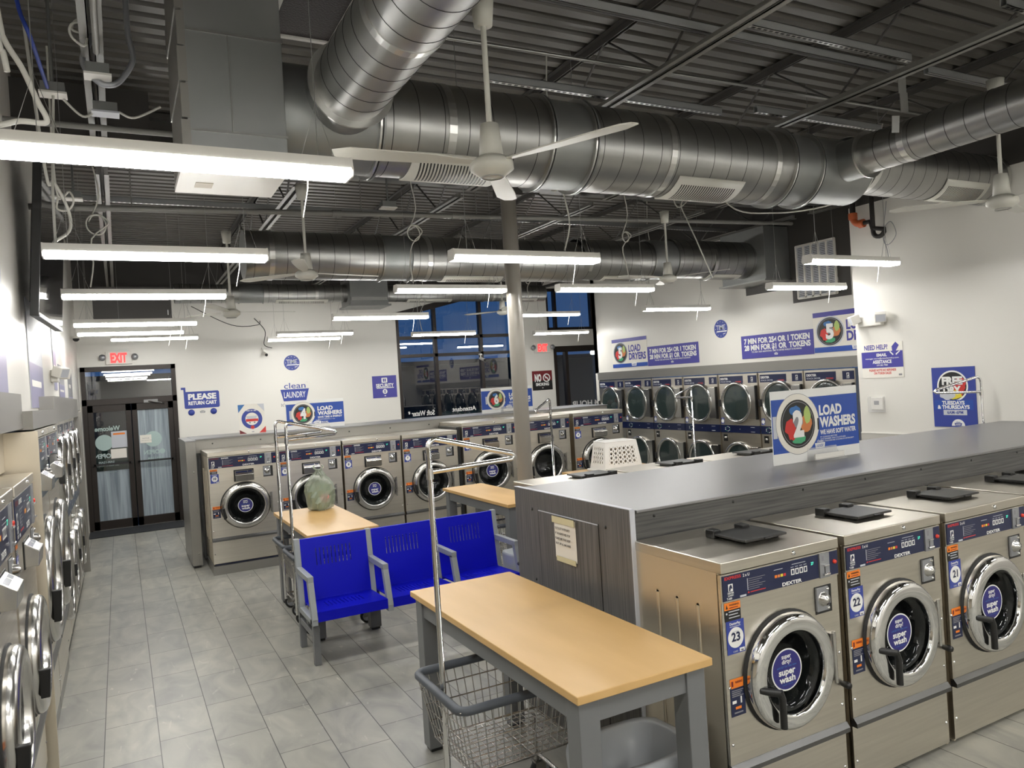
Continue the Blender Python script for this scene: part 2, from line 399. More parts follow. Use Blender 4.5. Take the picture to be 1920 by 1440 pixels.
for q in ((8.70, 8.77, 0, 2.81), (9.93, 10.0, 0, 2.81), (8.77, 9.93, 2.68, 2.81), (8.77, 9.93, 0, .15), (9.0, 9.07, .15, 2.68)): d.box(q[0], q[1], YF-.02, YF+.1, q[2], q[3])
do = S(d, 'door_2'); S(MB(glass).rect(8.75, 9.95, .12, 2.7, YF+.05), 'pane', do)
g = MB(white); g.text('24 HOUR', 9.12, 1.42, .12, YF+.04, mirror=True, bold=.03, w=.82); S(g, 'door_lettering', do)

# outside
for i, (x0, x1, lab) in enumerate(((-6, 7.2, 'long dark hedge outside the glass doors'), (7.6, 17, 'dark green hedge outside the door by the dryers'))):
    h = MB(hedge_m); k = 60; vs = []; fs = []
    for a in range(k+1):
        x = x0+(x1-x0)*a/k
        for yy, zz in ((18, -.05), (17.9, .9), (18.3, 1.25), (19, 1.3), (19.6, .9), (19.6, -.05)): vs.append((x+random.uniform(-.05, .05), yy+random.uniform(-.1, .1), zz+(random.uniform(-.12, .12) if zz > 0 else 0)))
    for a in range(k):
        for b in range(5): fs.append((a*6+b, a*6+b+1, a*6+b+7, a*6+b+6))
    h.add(vs, fs, None, True); one(h, 'hedge', lab, 'hedge')
t = thing('backdrop_building', 'dark building added outside to keep the lower big window dark', 'building', (0, 40, -.04))  # invented backdrop, hides the dusk sky low in the window
MB(cement).box(-25, 30, 0, 8, 0, 3.3).build('facade', t); MB(bronze).box(-25, 30, -.3, 8, 3.3, 3.55).build('parapet', t)
t = thing('street_lamp', 'glowing street lamp outside the far door', 'street lamp', (18.2, 27, -.04))
MB(steel_dk).cyl((0, 0, 0), (0, 0, 3.1), .05).build('pole', t); MB(street_emit).lathe([(0, -.12), (.1, -.08), (.12, 0), (.06, .09), (0, .1)], (0, 0, 3.15), 'z', 12).build('lamp_globe', t)

# roof steel
g = MB(joist_m); g.box(XL, 8.5, 7.1, 7.3, 4.56, 4.6); g.box(XL, 8.5, 7.1, 7.3, 4.2, 4.225); g.box(XL, 8.5, 7.19, 7.21, 4.2, 4.6)
one(g, 'roof_girder', 'deep dark steel roof girder over the column', 'girder')
JX = [-1.72, -.02, 1.66, 3.36, 5.07, 6.77, 8.42]
jl = ['roof joist hidden behind the left wall', 'roof joist over the aisle by the left wall with junction boxes under it', 'roof joist carrying the nearest white fan', 'roof joist just right of the nearest fan rod', 'roof joist crossing above the long round duct at mid length', 'roof joist over the right branch duct', 'roof joist nearest the dryer wall']
for X, lab in list(zip(JX, jl))[1:]:
    t = thing('roof_joist', lab, 'roof joist', (X, 0, 4.1))
    for nm, za, zb in (('bottom_chord', 0, .05), ('top_chord', .46, .515)):
        c = MB(joist_lt if nm[0] == 'b' else joist_m)
        for a, b in ((-2.9, 7.06), (7.34, 14.4)):
            for s in (-1, 1):
                xa = s*.012; c.box(min(xa, xa+s*.045), max(xa, xa+s*.045), a, b, za if nm[0] == 'b' else zb-.006, za+.006 if nm[0] == 'b' else zb); c.box(min(xa, xa+s*.006), max(xa, xa+s*.006), a, b, za, zb)
        c.build(nm, t)
    wb = MB(joist_m)
    for a, b in ((-2.9, 7.06), (7.34, 14.4)):
        k = int((b-a)/.62); pts = [(0, a+(b-a)*i/k, .02 if i % 2 else .49) for i in range(k+1)]
        wb.tube(pts, .011, 5)
    wb.build('webbing', t)
def strut(x0, x1, y, z, lab, perf=False, h=.055):
    m = MB(zinc)
    m.box(x0, x1, y-.02, y+.02, z+h-.004, z+h); m.box(x0, x1, y-.02, y-.016, z, z+h); m.box(x0, x1, y+.016, y+.02, z, z+h)
    if perf:
        m.box(x0, x1, y-.02, y+.02, z, z+.003, galv_lt); k = x0+.03
        while k < x1: m.box(k, k+.028, y-.008, y+.008, z-.001, z+.001, black); k += .05
    else: m.box(x0, x1, y-.02, y-.010, z, z+.003, galv_lt); m.box(x0, x1, y+.010, y+.02, z, z+.003, galv_lt)
    one(m, 'strut_channel', lab, 'metal channel')
strut(1.9, 5.3, 3.5, 4.17, 'slotted steel channel above the nearest fan')
strut(3.56, 5.12, 3.36, 4.19, 'perforated steel channel beside the slotted channel above the fan', True)
strut(2.35, 4.5, 4.6, 4.17, 'perforated steel channel just behind the long round duct', True)
strut(4.75, 6.3, 4.46, 4.17, 'perforated steel channel by the right branch duct', True)
strut(4.85, 6.2, 2.57, 4.17, 'perforated steel channel at the top right corner', True)
strut(5.4, 6.9, 3.42, 4.17, 'slotted steel channel behind the hanging metal strap')
strut(-.5, 8.4, 6.9, 4.17, 'thin steel channel behind the sprinkler pipe', True)
strut(-.5, 8.4, 8.6, 4.17, 'thin steel channel farthest back under the roof', True)
one(MB(galv).tube([(.9, 4.30, 4.26), (4.6, 4.22, 4.26), (6.8, 4.2, 4.26)], .012), 'conduit', 'thin grey conduit crossing above the long round duct', 'conduit')
def pz(x): return 3.82+(x+.58)*.0265
m = MB(joist_lt).cyl((XL, 7.45, pz(XL)), (8.5, 7.45, pz(8.5)), .027)
for x in (-.1, 2.0, 3.3, 6.2): m.cyl((x, 7.45, pz(x)), (x+.09, 7.45, pz(x+.09)), .036); m.cyl((x+.3, 7.45, pz(x)), (x+.3, 7.45, 4.62), .006, 6)
one(m, 'sprinkler_pipe', 'long grey sprinkler pipe running across the roof', 'pipe')
m = MB(joist_lt).cyl((XL, 5.98, 4.06), (.5, 5.98, 4.06), .022); one(m, 'pipe', 'short grey pipe in front of the dark girder at left', 'pipe')
m = MB(darkpaint).box(XL, .34, 6.5, 6.62, 4.02, 4.55); one(m, 'soffit_panel', 'dark brown soffit panel beside the square drop duct', 'panel')
c = thing('support_column', 'round grey steel column in front of the washers', 'column', (3.87, 7.2, 0))
MB(col_paint).cyl((0, 0, .02), (0, 0, 4.2), .085, 28).build('shaft', c); MB(col_paint).box(-.15, .15, -.15, .15, 0, .02).build('base_plate', c); MB(joist_m).box(-.12, .12, -.12, .12, 4.1, 4.2).build('cap_plate', c)

# ================================================================ tube lights
def lamp_proto():
    t = thing('tube_light', '', 'ceiling light'); L = 1.22
    h = MB(white_pl); h.prism_x([(-.06, .03), (-.048, .078), (.048, .078), (.06, .03)], 0, L); h.build('housing', t)
    for e in (-.008, L): MB(white_pl).prism_x([(-.062, .028), (-.049, .08), (.049, .08), (.062, .028), (.05, .0), (-.05, .0)], e, e+.008).build('end_cap', t)
    MB(lamp_emit).prism_x([(.0605, .033), (.0605, .010), (.048, .001), (-.048, .001), (-.0605, .010), (-.0605, .033)], .002, L-.002).build('diffuser', t)
    for x in (.12, L-.12): MB(galv).tube([(x, 0, .078), (x, 0, 1.66)], .0022, 4).tube([(x-.07, 0, .078), (x, 0, .30), (x+.07, 0, .078)], .002, 4).build('hanger_wire', t)
    pc = MB(cable_m).tube([(L-.15, .062, .05), (L-.155, .066, -.03), (L-.18, .07, -.15)], .0022, 5); pc.build('pull_cord', t)
    return t
LP = lamp_proto()
def cord(t, kind):
    r = random.Random(kind); x = .2 if kind % 2 else .95
    pts = [(x, .02, .1), (x+r.uniform(-.05, .08), .04, .3), (x+r.uniform(-.06, .06), .05, .5)]
    c = Vector((x+r.uniform(-.04, .1), .05, .62)); R0 = r.uniform(.05, .085)
    for k in range(14): a = k*2*PI/9; pts.append(c+Vector((R0*math.cos(a)*(1-k*.02), .01*k/4, R0*math.sin(a))))
    pts += [c+Vector((.03, 0, .25)), c+Vector((-.02, 0, .6)), c+Vector((0, 0, 1.0-.0))]
    MB(cable_m).tube(smooth_path(pts, 3), .0065, 5).build('power_cord', t)
LL = [(-.32, 3.07, 2.98, 'huge tube light nearest the camera at upper left', 1), (-.33, 5.0, 2.965, 'second tube light from the camera over the left aisle', 3), (-.35, 6.93, 2.97, 'third tube light over the left aisle beside the hung screen', 5),
 (-.38, 9.33, 2.97, 'fourth tube light over the left aisle', 7), (-.41, 10.87, 3.0, 'fifth tube light over the left aisle', 9), (-.05, 12.93, 3.08, 'tube light of the left aisle nearest the exit sign', 11),
 (2.13, 4.85, 2.97, 'tube light in front of the column', 2), (2.51, 7.15, 3.05, 'tube light just left of the column, behind the front one', 13), (2.36, 9.07, 2.97, 'tube light over the washers left of the window', 15),
 (2.30, 12.35, 3.04, 'upper of two far tube lights above the round badge', 17), (2.29, 13.14, 3.02, 'lower of two far tube lights above the round badge', 19), (4.70, 12.66, 3.0, 'tube light hanging in front of the big window', 21),
 (4.13, 6.7, 3.0, 'tube light just right of the column', 4), (6.01, 11.11, 3.17, 'tube light behind the column near the red exit sign', 23), (7.20, 12.66, 2.96, 'farthest tube light above the exit sign by the window', 25),
 (5.58, 4.74, 2.99, 'tube light in front of the wall grille at right', 27), (6.60, 6.15, 2.95, 'tube light under the wall grille', 29), (6.82, 8.73, 2.99, 'tube light over the dryers left of the round badge', 31)]
for i, (x, y, z, lab, k) in enumerate(LL):
    t = LP if i == 0 else dup(LP, (x, y, z))
    t.location = (x, y, z); t['label'] = lab; t['group'] = 'tube lights hung in rows'
for i, (x, y, z, lab, k) in enumerate(LL):
    if k in (5, 2, 13, 21, 4, 23, 31): cord([o for o in COL.objects if o.get('label') == lab][0], k)
for i, (x, y) in enumerate([(-.33, 1.0), (2.1, .5), (4.3, .8), (6.2, 1.2), (-.3, -1.2), (2.0, -1.2), (4.3, -1.2), (6.2, -1.2), (1.0, -2.7), (4.3, -2.7)]):
    t = dup(LP, (x, y, 2.97), group='tube lights behind the camera'); t['label'] = 'tube light hung out of view behind the camera'

# ================================================================ ceiling fans
def fan(x, y, z, ang, lab, zt=4.1):
    global kid_fan
    t = kid_fan = thing('ceiling_fan', lab, 'ceiling fan', (x, y, z), group='white ceiling fans')
    H = zt-z
    MB(cream).lathe([(0, H), (.06, H), (.045, H-.14), (.0, H-.145)], (0,0,0), 'z', 20).build('canopy', t)
    MB(cream).cyl((0, 0, .12), (0, 0, H-.1), .014, 10).build('downrod', t)
    MB(cream).lathe([(0, .20), (.045, .20), (.06, .05), (.045, .045), (.0, .045)], (0,0,0), 'z', 20).build('rod_cover', t)
    mo = MB(cream).lathe([(0, .04), (.07, .04), (.105, .015), (.107, -.02), (.085, -.035), (.06, -.055), (0, -.06)], (0,0,0), 'z', 28).build('motor', t)
    MB(fan_rub).lathe([(.055, -.052), (.06, -.058), (.05, -.060)], (0,0,0), 'z', 24).build('trim_ring', mo)
    for k in range(3):
        b = MB(cream); b.T = Matrix.Rotation(ang+k*2*PI/3, 4, 'Z') @ Matrix.Rotation(rad(7), 4, 'X')
        P = [(.10, -.022), (.18, -.03), (.30, -.045), (.6, -.06), (.72, -.058), (.765, -.03), (.775, .02), (.70, .055), (.3, .05), (.18, .03), (.10, .022)]
        n = len(P); b.add([(a, c, .012) for a, c in P]+[(a, c, .018) for a, c in P], [tuple(range(n-1, -1, -1)), tuple(range(n, 2*n))]+[(i, (i+1) % n, n+(i+1) % n, n+i) for i in range(n)])
        b.build('blade', t)
fan(1.67, 3.25, 3.15, rad(57), 'large white ceiling fan in front of the long round duct', 3.97)
MB(joist_m).box(-.05, .05, -.05, .05, .82, .96).build('hanger_bracket', kid_fan)
fan(1.66, 7.25, 3.24, rad(12), 'white ceiling fan in front of the middle duct, left of the column')
fan(1.25, 9.5, 3.12, rad(5), 'small far white fan above the return cart sign')
fan(6.19, 7.4, 3.26, rad(60), 'white fan at the right end of the middle duct')
fan(5.87, 3.2, 3.2, rad(20), 'white fan at the right edge beside the end of the long duct')
fan(6.2, 12.0, 3.35, rad(8), 'far white fan behind the column by the window')
# ================================================================ ducts
seam_m = galv_dk
def duct_run(name, par, ax, a0, a1, c, Rd, m=None, pitch=.16, seams=True, n=40):
    """round spiral duct along x ('x', c=(y,z)) or y ('y', c=(x,z))"""
    prof = [(Rd, a0)]; k = a0+pitch/2
    prof.append((Rd, a1))
    cc = (0, c[0], c[1]) if ax == 'x' else (c[0], 0, c[1])
    mb = MB(m or galv)
    mb.lathe(prof, cc, ax, n)
    if seams:
        k = a0+pitch/2
        while k < a1-.02: mb.lathe([(Rd-.001, k-.0035), (Rd+.0022, k), (Rd-.001, k+.0035)], cc, ax, n, black if Rd > .25 else rubber); k += pitch
    return mb.build(name, par)
def ring(name, par, ax, a, c, Rd, wd, m, lip=.0, n=40):
    cc = (0, c[0], c[1]) if ax == 'x' else (c[0], 0, c[1])
    return MB(m).lathe([(Rd-.002, a-wd/2), (Rd+lip, a-wd/2), (Rd+lip, a+wd/2), (Rd-.002, a+wd/2)], cc, ax, n, None, False).build(name, par)
def register(par, x0, x1, c, Rd, a0, a1):
    """curved white supply register wrapped on an x-axis duct; angles from +y, counted towards +z"""
    mb = MB(cream); n = 10
    def pt(x, a, r): return (x, c[0]+r*math.cos(a), c[1]+r*math.sin(a))
    for xa, xb in ((x0, x1),):
        vs = []; fs = []
        for i in range(n+1):
            a = a0+(a1-a0)*i/n
            vs += [pt(xa, a, Rd+.012), pt(xb, a, Rd+.012), pt(xb, a, Rd+.002), pt(xa, a, Rd+.002)]
        for i in range(n):
            o = i*4
            for j in range(4): fs.append((o+j, o+(j+1) % 4, o+4+(j+1) % 4, o+4+j))
        fs += [(0, 1, 2, 3), tuple(n*4+j for j in (3, 2, 1, 0))]
        mb.add(vs, fs, None, True)
    for xe in (x0-.012, x1-.02): mb.lathe([(Rd+.002, 0), (Rd+.02, 0), (Rd+.02, .03), (Rd+.002, .03)], (xe, c[0], c[1]), 'x', 40) if False else None
    ro = mb.build('register', par)
    sl = MB(black); k = x0+.06
    while k < x1-.06:
        for i in range(2, n-2):
            aa = a0+(a1-a0)*i/n; ab = a0+(a1-a0)*(i+1)/n
            sl.add([pt(k+.012*(i-5)/3, aa, Rd+.0135), pt(k+.010+.012*(i-5)/3, aa, Rd+.0135), pt(k+.010+.012*(i-4)/3, ab, Rd+.0135), pt(k+.012*(i-4)/3, ab, Rd+.0135)], [(0, 1, 2, 3)])
        k += .022
    sl.build('louvre_slot', ro)
    return ro
T = thing('round_duct', 'long fat round metal duct crossing the room under the roof', 'air duct', (0, 0, 0))
tc = (4.35, 3.68); RD = .29
tee = duct_run('tee_fitting', T, 'x', .86, 1.40, tc, RD, galv_dk, seams=False)
duct_run('duct_run', T, 'x', 1.40, 2.54, tc, RD); duct_run('coupling', T, 'x', 2.54, 2.86, tc, RD, galv_dk, seams=False); duct_run('duct_run', T, 'x', 2.86, 4.72, tc, RD)
duct_run('coupling', T, 'x', 4.72, 5.03, tc, RD-.01, galv_dk, seams=False); duct_run('tee_fitting', T, 'x', 5.03, 5.66, (4.35, 3.70), RD-.025, galv_dk, seams=False)
duct_run('duct_run', T, 'x', 5.70, XN-.01, (4.35, 3.78), .235)
MB(galv_dk).lathe([(RD-.025, 5.64), (.235, 5.72)], (0, 4.35, 3.74), 'x', 40).build('reducer', T)
for a, r in ((1.40, RD), (2.54, RD), (2.86, RD), (4.72, RD), (5.03, RD-.012)): ring('flange', T, 'x', a, tc, r, .012, galv_lt, .028); ring('flange', T, 'x', a+.022, tc, r, .012, galv_dk, .028); ring('gasket', T, 'x', a+.011, tc, r, .010, black, .02)
ring('flange', T, 'x', 5.68, (4.35, 3.74), .27, .014, galv_lt, .01)
for a in (1.85, 3.53, 4.55): ring('strap', T, 'x', a, tc, RD, .05, galv_lt, .006)
ring('strap', T, 'x', 5.82, (4.35, 3.78), .235, .06, galv_lt, .006); ring('strap', T, 'x', 7.7, (4.35, 3.78), .235, .06, galv_lt, .006)
register(T, 1.62, 2.22, tc, RD, rad(222), rad(285)); register(T, 3.62, 4.25, tc, RD, rad(222), rad(285)); register(T, 6.75, 7.4, (4.35, 3.78), .235, rad(205), rad(275))
# branches running towards the camera
def branch(x, z, Rd, y0, y1, lab, straps):
    t = thing('branch_duct', lab, 'air duct')
    duct_run('duct_run', t, 'y', y0, y1-.24, (x, z), Rd, pitch=.14)
    duct_run('collar', t, 'y', y1-.24, y1, (x, z), Rd+.012, galv_dk, seams=False)
    ring('flange', t, 'y', y1-.24, (x, z), Rd, .014, galv_lt, .035)
    for a in straps: ring('strap', t, 'y', a, (x, z), Rd, .05, galv_lt, .005)
    return t
branch(1.20, 3.74, .20, .9, 4.16, 'round branch duct coming down from the top beside the square drop', (3.05, 1.6))
branch(5.38, 3.72, .152, .9, 4.16, 'slimmer round branch duct running to the right edge', (3.55, 2.0))
# square drop
t = thing('drop_duct', 'big square sheet metal drop duct above the nearest tube light', 'air duct', (.38, 4.0, 3.32))
MB(galv_dk).box(0, .48, 0, .62, 0, 1.3).build('duct_box', t, .004)
m = MB(galv)
for z in (.12, .62): m.box(-.004, .484, -.006, .624, z, z+.012)
m.box(.21, .216, -.004, 0, .12, .62); m.build('seam', t)
m = MB(bulk_m)
for k in range(7): m.box(-.03+.005*(k % 2), .012, -.008-.003*(k % 3), .62, k*.18, k*.18+.17)
m.build('sealed_insulation_edge', t)
m = MB(white_pl).box(-.03, .50, -.02, .64, -.03, 0); m.build('lamplit_underside', t); MB(tan_m).box(.06, .15, .40, .50, -.033, -.03).build('paper_label', t)  # white colour stands for lamp light on the galvanized underside
# middle duct
T = thing('round_duct', 'middle round metal duct running behind the column to the wall box', 'air duct')
mc = (8.0, 3.55)
duct_run('duct_run', T, 'x', 1.2, 2.62, mc, .25); duct_run('coupling', T, 'x', 2.62, 2.95, mc, .25, galv_dk, seams=False); duct_run('duct_run', T, 'x', 2.95, 5.2, mc, .25); duct_run('duct_run', T, 'x', 5.2, 6.3, (8.0, 3.58), .255); duct_run('coupling', T, 'x', 6.3, 6.7, (8.0, 3.6), .26, galv_dk, seams=False); duct_run('duct_run', T, 'x', 6.7, 8.1, (8.0, 3.62), .26)
for a in (2.62, 2.95): ring('flange', T, 'x', a, mc, .25, .014, galv, .02)
for a in (5.2, 6.3, 6.7): ring('flange', T, 'x', a, (8.0, 3.59), .255, .014, galv, .02)
for a in (1.45, 3.15, 5.3, 7.35): ring('strap', T, 'x', a, mc if a < 5.25 else (8.0, 3.6), .252 if a < 5.25 else .263, .05, galv_lt, .006)
MB(galv_dk).lathe([(0, 1.2), (.25, 1.2)], (0, 8.0, 3.55), 'x', 40).build('end_cap', T)
register(T, 3.35, 4.1, mc, .25, rad(238), rad(300)); register(T, 5.55, 6.15, (8.0, 3.58), .255, rad(238), rad(300)); register(T, 7.3, 7.9, (8.0, 3.62), .26, rad(238), rad(300))
t = thing('plenum_box', 'square metal box where the middle duct meets the dryer wall', 'air duct', (8.1, 7.6, 3.3))
MB(galv_dk).box(0, .48, 0, .85, 0, .75).build('duct_box', t, .004); MB(galv).box(-.05, .48, -.03, .88, -.02, 0).build('bottom_flange', t)
# far duct
T = thing('round_duct', 'far slim round metal duct in front of the big window', 'air duct')
fc = (13.42, 3.87)
duct_run('duct_run', T, 'x', .9, 1.9, fc, .16, n=28); duct_run('coupling', T, 'x', 1.9, 2.3, fc, .16, galv_dk, seams=False, n=28); duct_run('duct_run', T, 'x', 2.3, 3.75, fc, .16, n=28); duct_run('duct_run', T, 'x', 4.45, 7.9, fc, .16, n=28)
for a in (1.9, 2.3, 6.5): ring('flange', T, 'x', a, fc, .16, .014, galv, .015, 28)
for a in (3.2, 6.7): ring('strap', T, 'x', a, fc, .16, .05, galv_lt, .005, 28)
register(T, 2.5, 3.4, fc, .16, rad(225), rad(300)); register(T, 4.9, 5.8, fc, .16, rad(225), rad(300)); register(T, 7.0, 7.7, fc, .16, rad(225), rad(300))
t = thing('plenum_box', 'square metal box set in the far slim duct left of the window', 'air duct', (3.75, 13.12, 3.61))
MB(galv_dk).box(0, .7, 0, .6, .03, .5).build('duct_box', t); MB(galv_lt).box(.02, .68, -.006, 0, .10, .16).build('seam_strip', t); MB(galv_dk).box(-.04, .74, -.04, .64, 0, .03).build('bottom_flange', t)
t = thing('return_box', 'dark boxy air return hanging over the entrance door', 'air duct', (-.27, 13.0, 3.42))
MB(darkpaint).box(0, 1.09, 0, .6, 0, .5).build('duct_box', t); MB(galv_lt).box(1.03, 1.045, -.004, 0, .06, .14).build('latch', t)
# ceiling return grille
t = thing('return_grille', 'dark mesh return grille with white rim beside the branch duct', 'air grille', (.9, 3.2, 4.22))
MB(grille_m).box(0, .345, 0, 1.28, 0, .02).build('mesh_panel', t); m = MB(white_pl)
for q in ((-.03, 0, -.03, 1.31), (.345, .375, -.03, 1.31), (0, .345, -.03, 0), (0, .345, 1.28, 1.31)): m.box(q[0], q[1], q[2], q[3], -.012, .02)
m.build('rim', t)
# wall louvre
t = thing('wall_louvre', 'tall white louvred grille on the dark patch of the dryer wall', 'air grille', (XB-.01, 7.46, 3.0), -PI/2)
m = MB(white_pl)
for x in (0, .13, .255, .38, .51, .635): m.box(x-.012, x+.012, -.03, 0, 0, .74)
m.box(0, .64, -.03, 0, -.012, .018); m.box(0, .64, -.03, 0, .72, .745); m.build('frame', t)
m = MB(lgrey)
for k in range(30): m.box(0, .63, -.02, -.008, .02+k*.0235, .034+k*.0235)
m.build('louvre_blades', t)
# strap hanging from the roof
t = MB(galv_lt); t.box(-.03, .03, -.002, .002, -.2, .0).box(-.03, .03, -.012, -.008, -.34, -.2)
t.T = Matrix.Rotation(rad(8), 4, 'X'); t.box(-.03, .03, .04, .044, -.46, -.34)
o = one(t, 'hanger_strap', 'shiny bent metal hanger strap above the right branch duct', 'metal strap'); o.location = (5.14, 3.44, 4.2); o.rotation_euler = (0, 0, rad(-20))
# drain pipe with orange elbow
t = thing('drain_pipe', 'black drain pipe trap with orange elbow on the right wall', 'pipe', (XN-.1, 5.8, 3.55))
MB(black_pipe).cyl((0, .02, .22), (0, .02, .62), .032, 12).build('riser', t)
MB(orange_pipe).tube(arc((0, -.08, .2), .1, 0, -PI/2, 8, (0, 1, 0), (0, 0, 1)), .038, 12).cyl((0, .02, .17), (0, .02, .24), .05, 12).cyl((0, -.12, .1), (0, -.06, .1), .048, 12).build('elbow', t)
MB(black_pipe).tube([(0, -.12, .1), (0, -.2, .1), (0, -.22, .02)]+arc((0, -.30, -.02), .07, PI, 2*PI, 8, (0, 1, 0), (0, 0, 1))+[(0, -.23, .2), (0, -.23, .62)][:0], .026, 10).build('trap', t)
MB(black_pipe).cyl((0, -.23-.0, -.02), (0, -.23, .62), .026, 12).build('vent_riser', t)
# ================================================================ electrical odds and ends
def jbox(loc, w, lab, m=white_pl, stem=True):
    t = thing('junction_box', lab, 'electrical box', loc)
    MB(galv_dk).box(-w/2+.01, w/2-.01, -.05, .05, .012, .07).build('box', t); MB(m).box(-w/2, w/2, -.055, .055, 0, .012).build('cover', t)
    if stem: MB(galv_dk).cyl((0, 0, .07), (0, 0, 4.62-loc[2]), .010, 8).build('conduit_stub', t)
    return t
jbox((.0, 4.86, 3.98), .14, 'cream junction box under the roof joist, upper of the pair', white_pl, False)
jbox((.03, 5.47, 3.98), .16, 'grey junction box under the roof joist, lower of the pair', lgrey, False)
jbox((-.25, 5.36, 4.03), .15, 'socket box with a plugged cord left of the junction boxes')
jbox((2.5, 7.2, 3.9), .16, 'small white socket box under the roof left of the column')
jbox((-.25, 7.6, 3.93), .14, 'small white socket box above the hung screen')
def cable(pts, r, m, name, lab, cat='cable', k=6):
    return one(MB(m).tube(smooth_path(pts, k), r, 7), name, lab, cat)
cable([(.0, 1.5, 4.04), (.0, 4.65, 4.04)], .017, joist_lt, 'conduit', 'straight grey conduit under the roof joist at top left', 'conduit')
cable([(.0, 4.65, 4.04), (.0, 4.9, 4.25), (-.04, 4.9, 4.18), (-.07, 4.9, 4.1), (-.06, 4.9, 4.04), (-.02, 4.9, 3.99), (.03, 4.9, 3.96), (.1, 4.9, 3.98), (.17, 4.9, 4.08), (.19, 4.9, 4.16), (.17, 4.9, 4.29), (.17, 4.9, 4.6)], .017, lockgrey, 'flexible_conduit', 'looped grey flexible conduit around the cream junction box', 'conduit')
cable([(-.36, 4.5, 4.62), (-.35, 4.6, 4.24), (-.3, 4.6, 4.05), (-.27, 5.2, 4.02)], .011, cable_b, 'data_cable', 'bundle of blue data cables at top left', 'cable')
cable([(-.45, 4.0, 4.6), (-.38, 4.0, 3.89), (-.36, 4.0, 3.77), (-.3, 4.0, 3.65), (-.25, 4.0, 3.51), (-.22, 4.0, 3.44), (-.23, 4.0, 3.41), (-.32, 4.0, 3.41), (-.42, 4.0, 3.38), (-.58, 4.0, 3.37)], .013, cable_m, 'white_hose', 'thick cream cable looping down at the top left corner', 'cable')
cable([(-.44, 3.95, 4.6), (-.38, 3.9, 3.78), (-.36, 3.9, 3.67), (-.35, 3.9, 3.59)], .013, cable_m, 'white_hose', 'short cream cable end hanging at the top left corner', 'cable')
cable([(-.13, 4.6, 4.6), (-.06, 4.6, 4.23), (-.11, 4.6, 4.15), (-.12, 4.6, 4.11), (-.1, 4.6, 4.07), (-.05, 4.6, 4.05), (-.04, 4.7, 4.22), (-.09, 4.7, 4.22), (-.11, 4.7, 4.17), (-.06, 4.7, 4.16), (-.04, 4.7, 4.2)], .007, cable_m, 'cable_coil', 'coil of thin pale cable left of the cream junction box')
cable([(-.2, 5.4, 4.03), (-.1, 5.45, 3.95), (-.03, 5.48, 4.0)], .008, cable_m, 'cable', 'pale cable between the socket box and the grey junction box')
cable([(.11, 5.48, 4.01), (.2, 5.5, 3.99), (.36, 5.5, 4.08)], .008, cable_m, 'cable', 'pale cable from the grey junction box to the drop duct')
cable([(-.25, 5.36, 4.03), (-.26, 5.3, 3.78), (-.27, 5.1, 3.4), (-.27, 5.02, 3.05)], .008, cable_m, 'cable', 'pale cord dropping from the socket box to the second light')
cable([(-.4, 5.6, 4.6), (-.33, 5.6, 3.62), (-.29, 5.6, 3.56), (-.24, 5.6, 3.45), (-.21, 5.6, 3.33), (-.22, 5.5, 3.22), (-.28, 5.2, 3.10), (-.28, 5.02, 3.04)], .010, cable_m, 'cable', 'thick pale cable curving beside the hung screen')
cable([(-.3, 6.0, 4.6), (-.3, 6.0, 3.63), (-.22, 6.0, 3.6), (-.2, 6.0, 3.53), (-.24, 6.0, 3.47), (-.3, 6.0, 3.48), (-.29, 6.0, 3.56)], .007, cable_m, 'cable_coil', 'small coil of pale cable above the hung screen')
cable([(2.3, 14.47, 3.55), (2.45, 14.3, 3.3), (2.42, 14.3, 3.05), (2.56, 14.32, 2.98)], .007, rubber, 'cable', 'dark cable hanging down the far wall above the round badge')
cable([(1.1, 12.9, 3.6), (1.7, 13, 3.3), (2.3, 14.2, 3.4), (2.4, 14.47, 3.5)], .006, rubber, 'cable', 'thin dark cable sagging under the small far fan')
cable([(7.4, 5.2, 4.6), (7.2, 5.3, 3.95), (6.9, 5.5, 3.78), (6.5, 5.9, 3.76), (6.1, 6.2, 3.9), (5.9, 6.4, 4.6)], .008, cable_m, 'cable', 'long pale cable sagging from the end of the long duct')
cable([(5.5, 6.5, 4.6), (5.6, 6.5, 3.95), (5.75, 6.45, 4.0), (5.72, 6.4, 4.08), (5.6, 6.4, 3.92), (5.62, 6.35, 3.75), (5.6, 6.2, 3.5), (5.62, 6.0, 3.05)], .007, cable_m, 'cable_coil', 'knotted pale cable above the light under the wall grille')
cable([(7.74, 5.45, 3.85), (7.72, 5.5, 3.45), (7.66, 5.4, 3.35), (7.66, 5.3, 3.45), (7.66, 5.36, 3.6), (7.66, 5.46, 3.5), (7.66, 5.42, 3.3), (7.66, 5.4, 3.1)], .004, lockgrey, 'cable_coil', 'thin coiled wire on the white wall below the drain pipe')
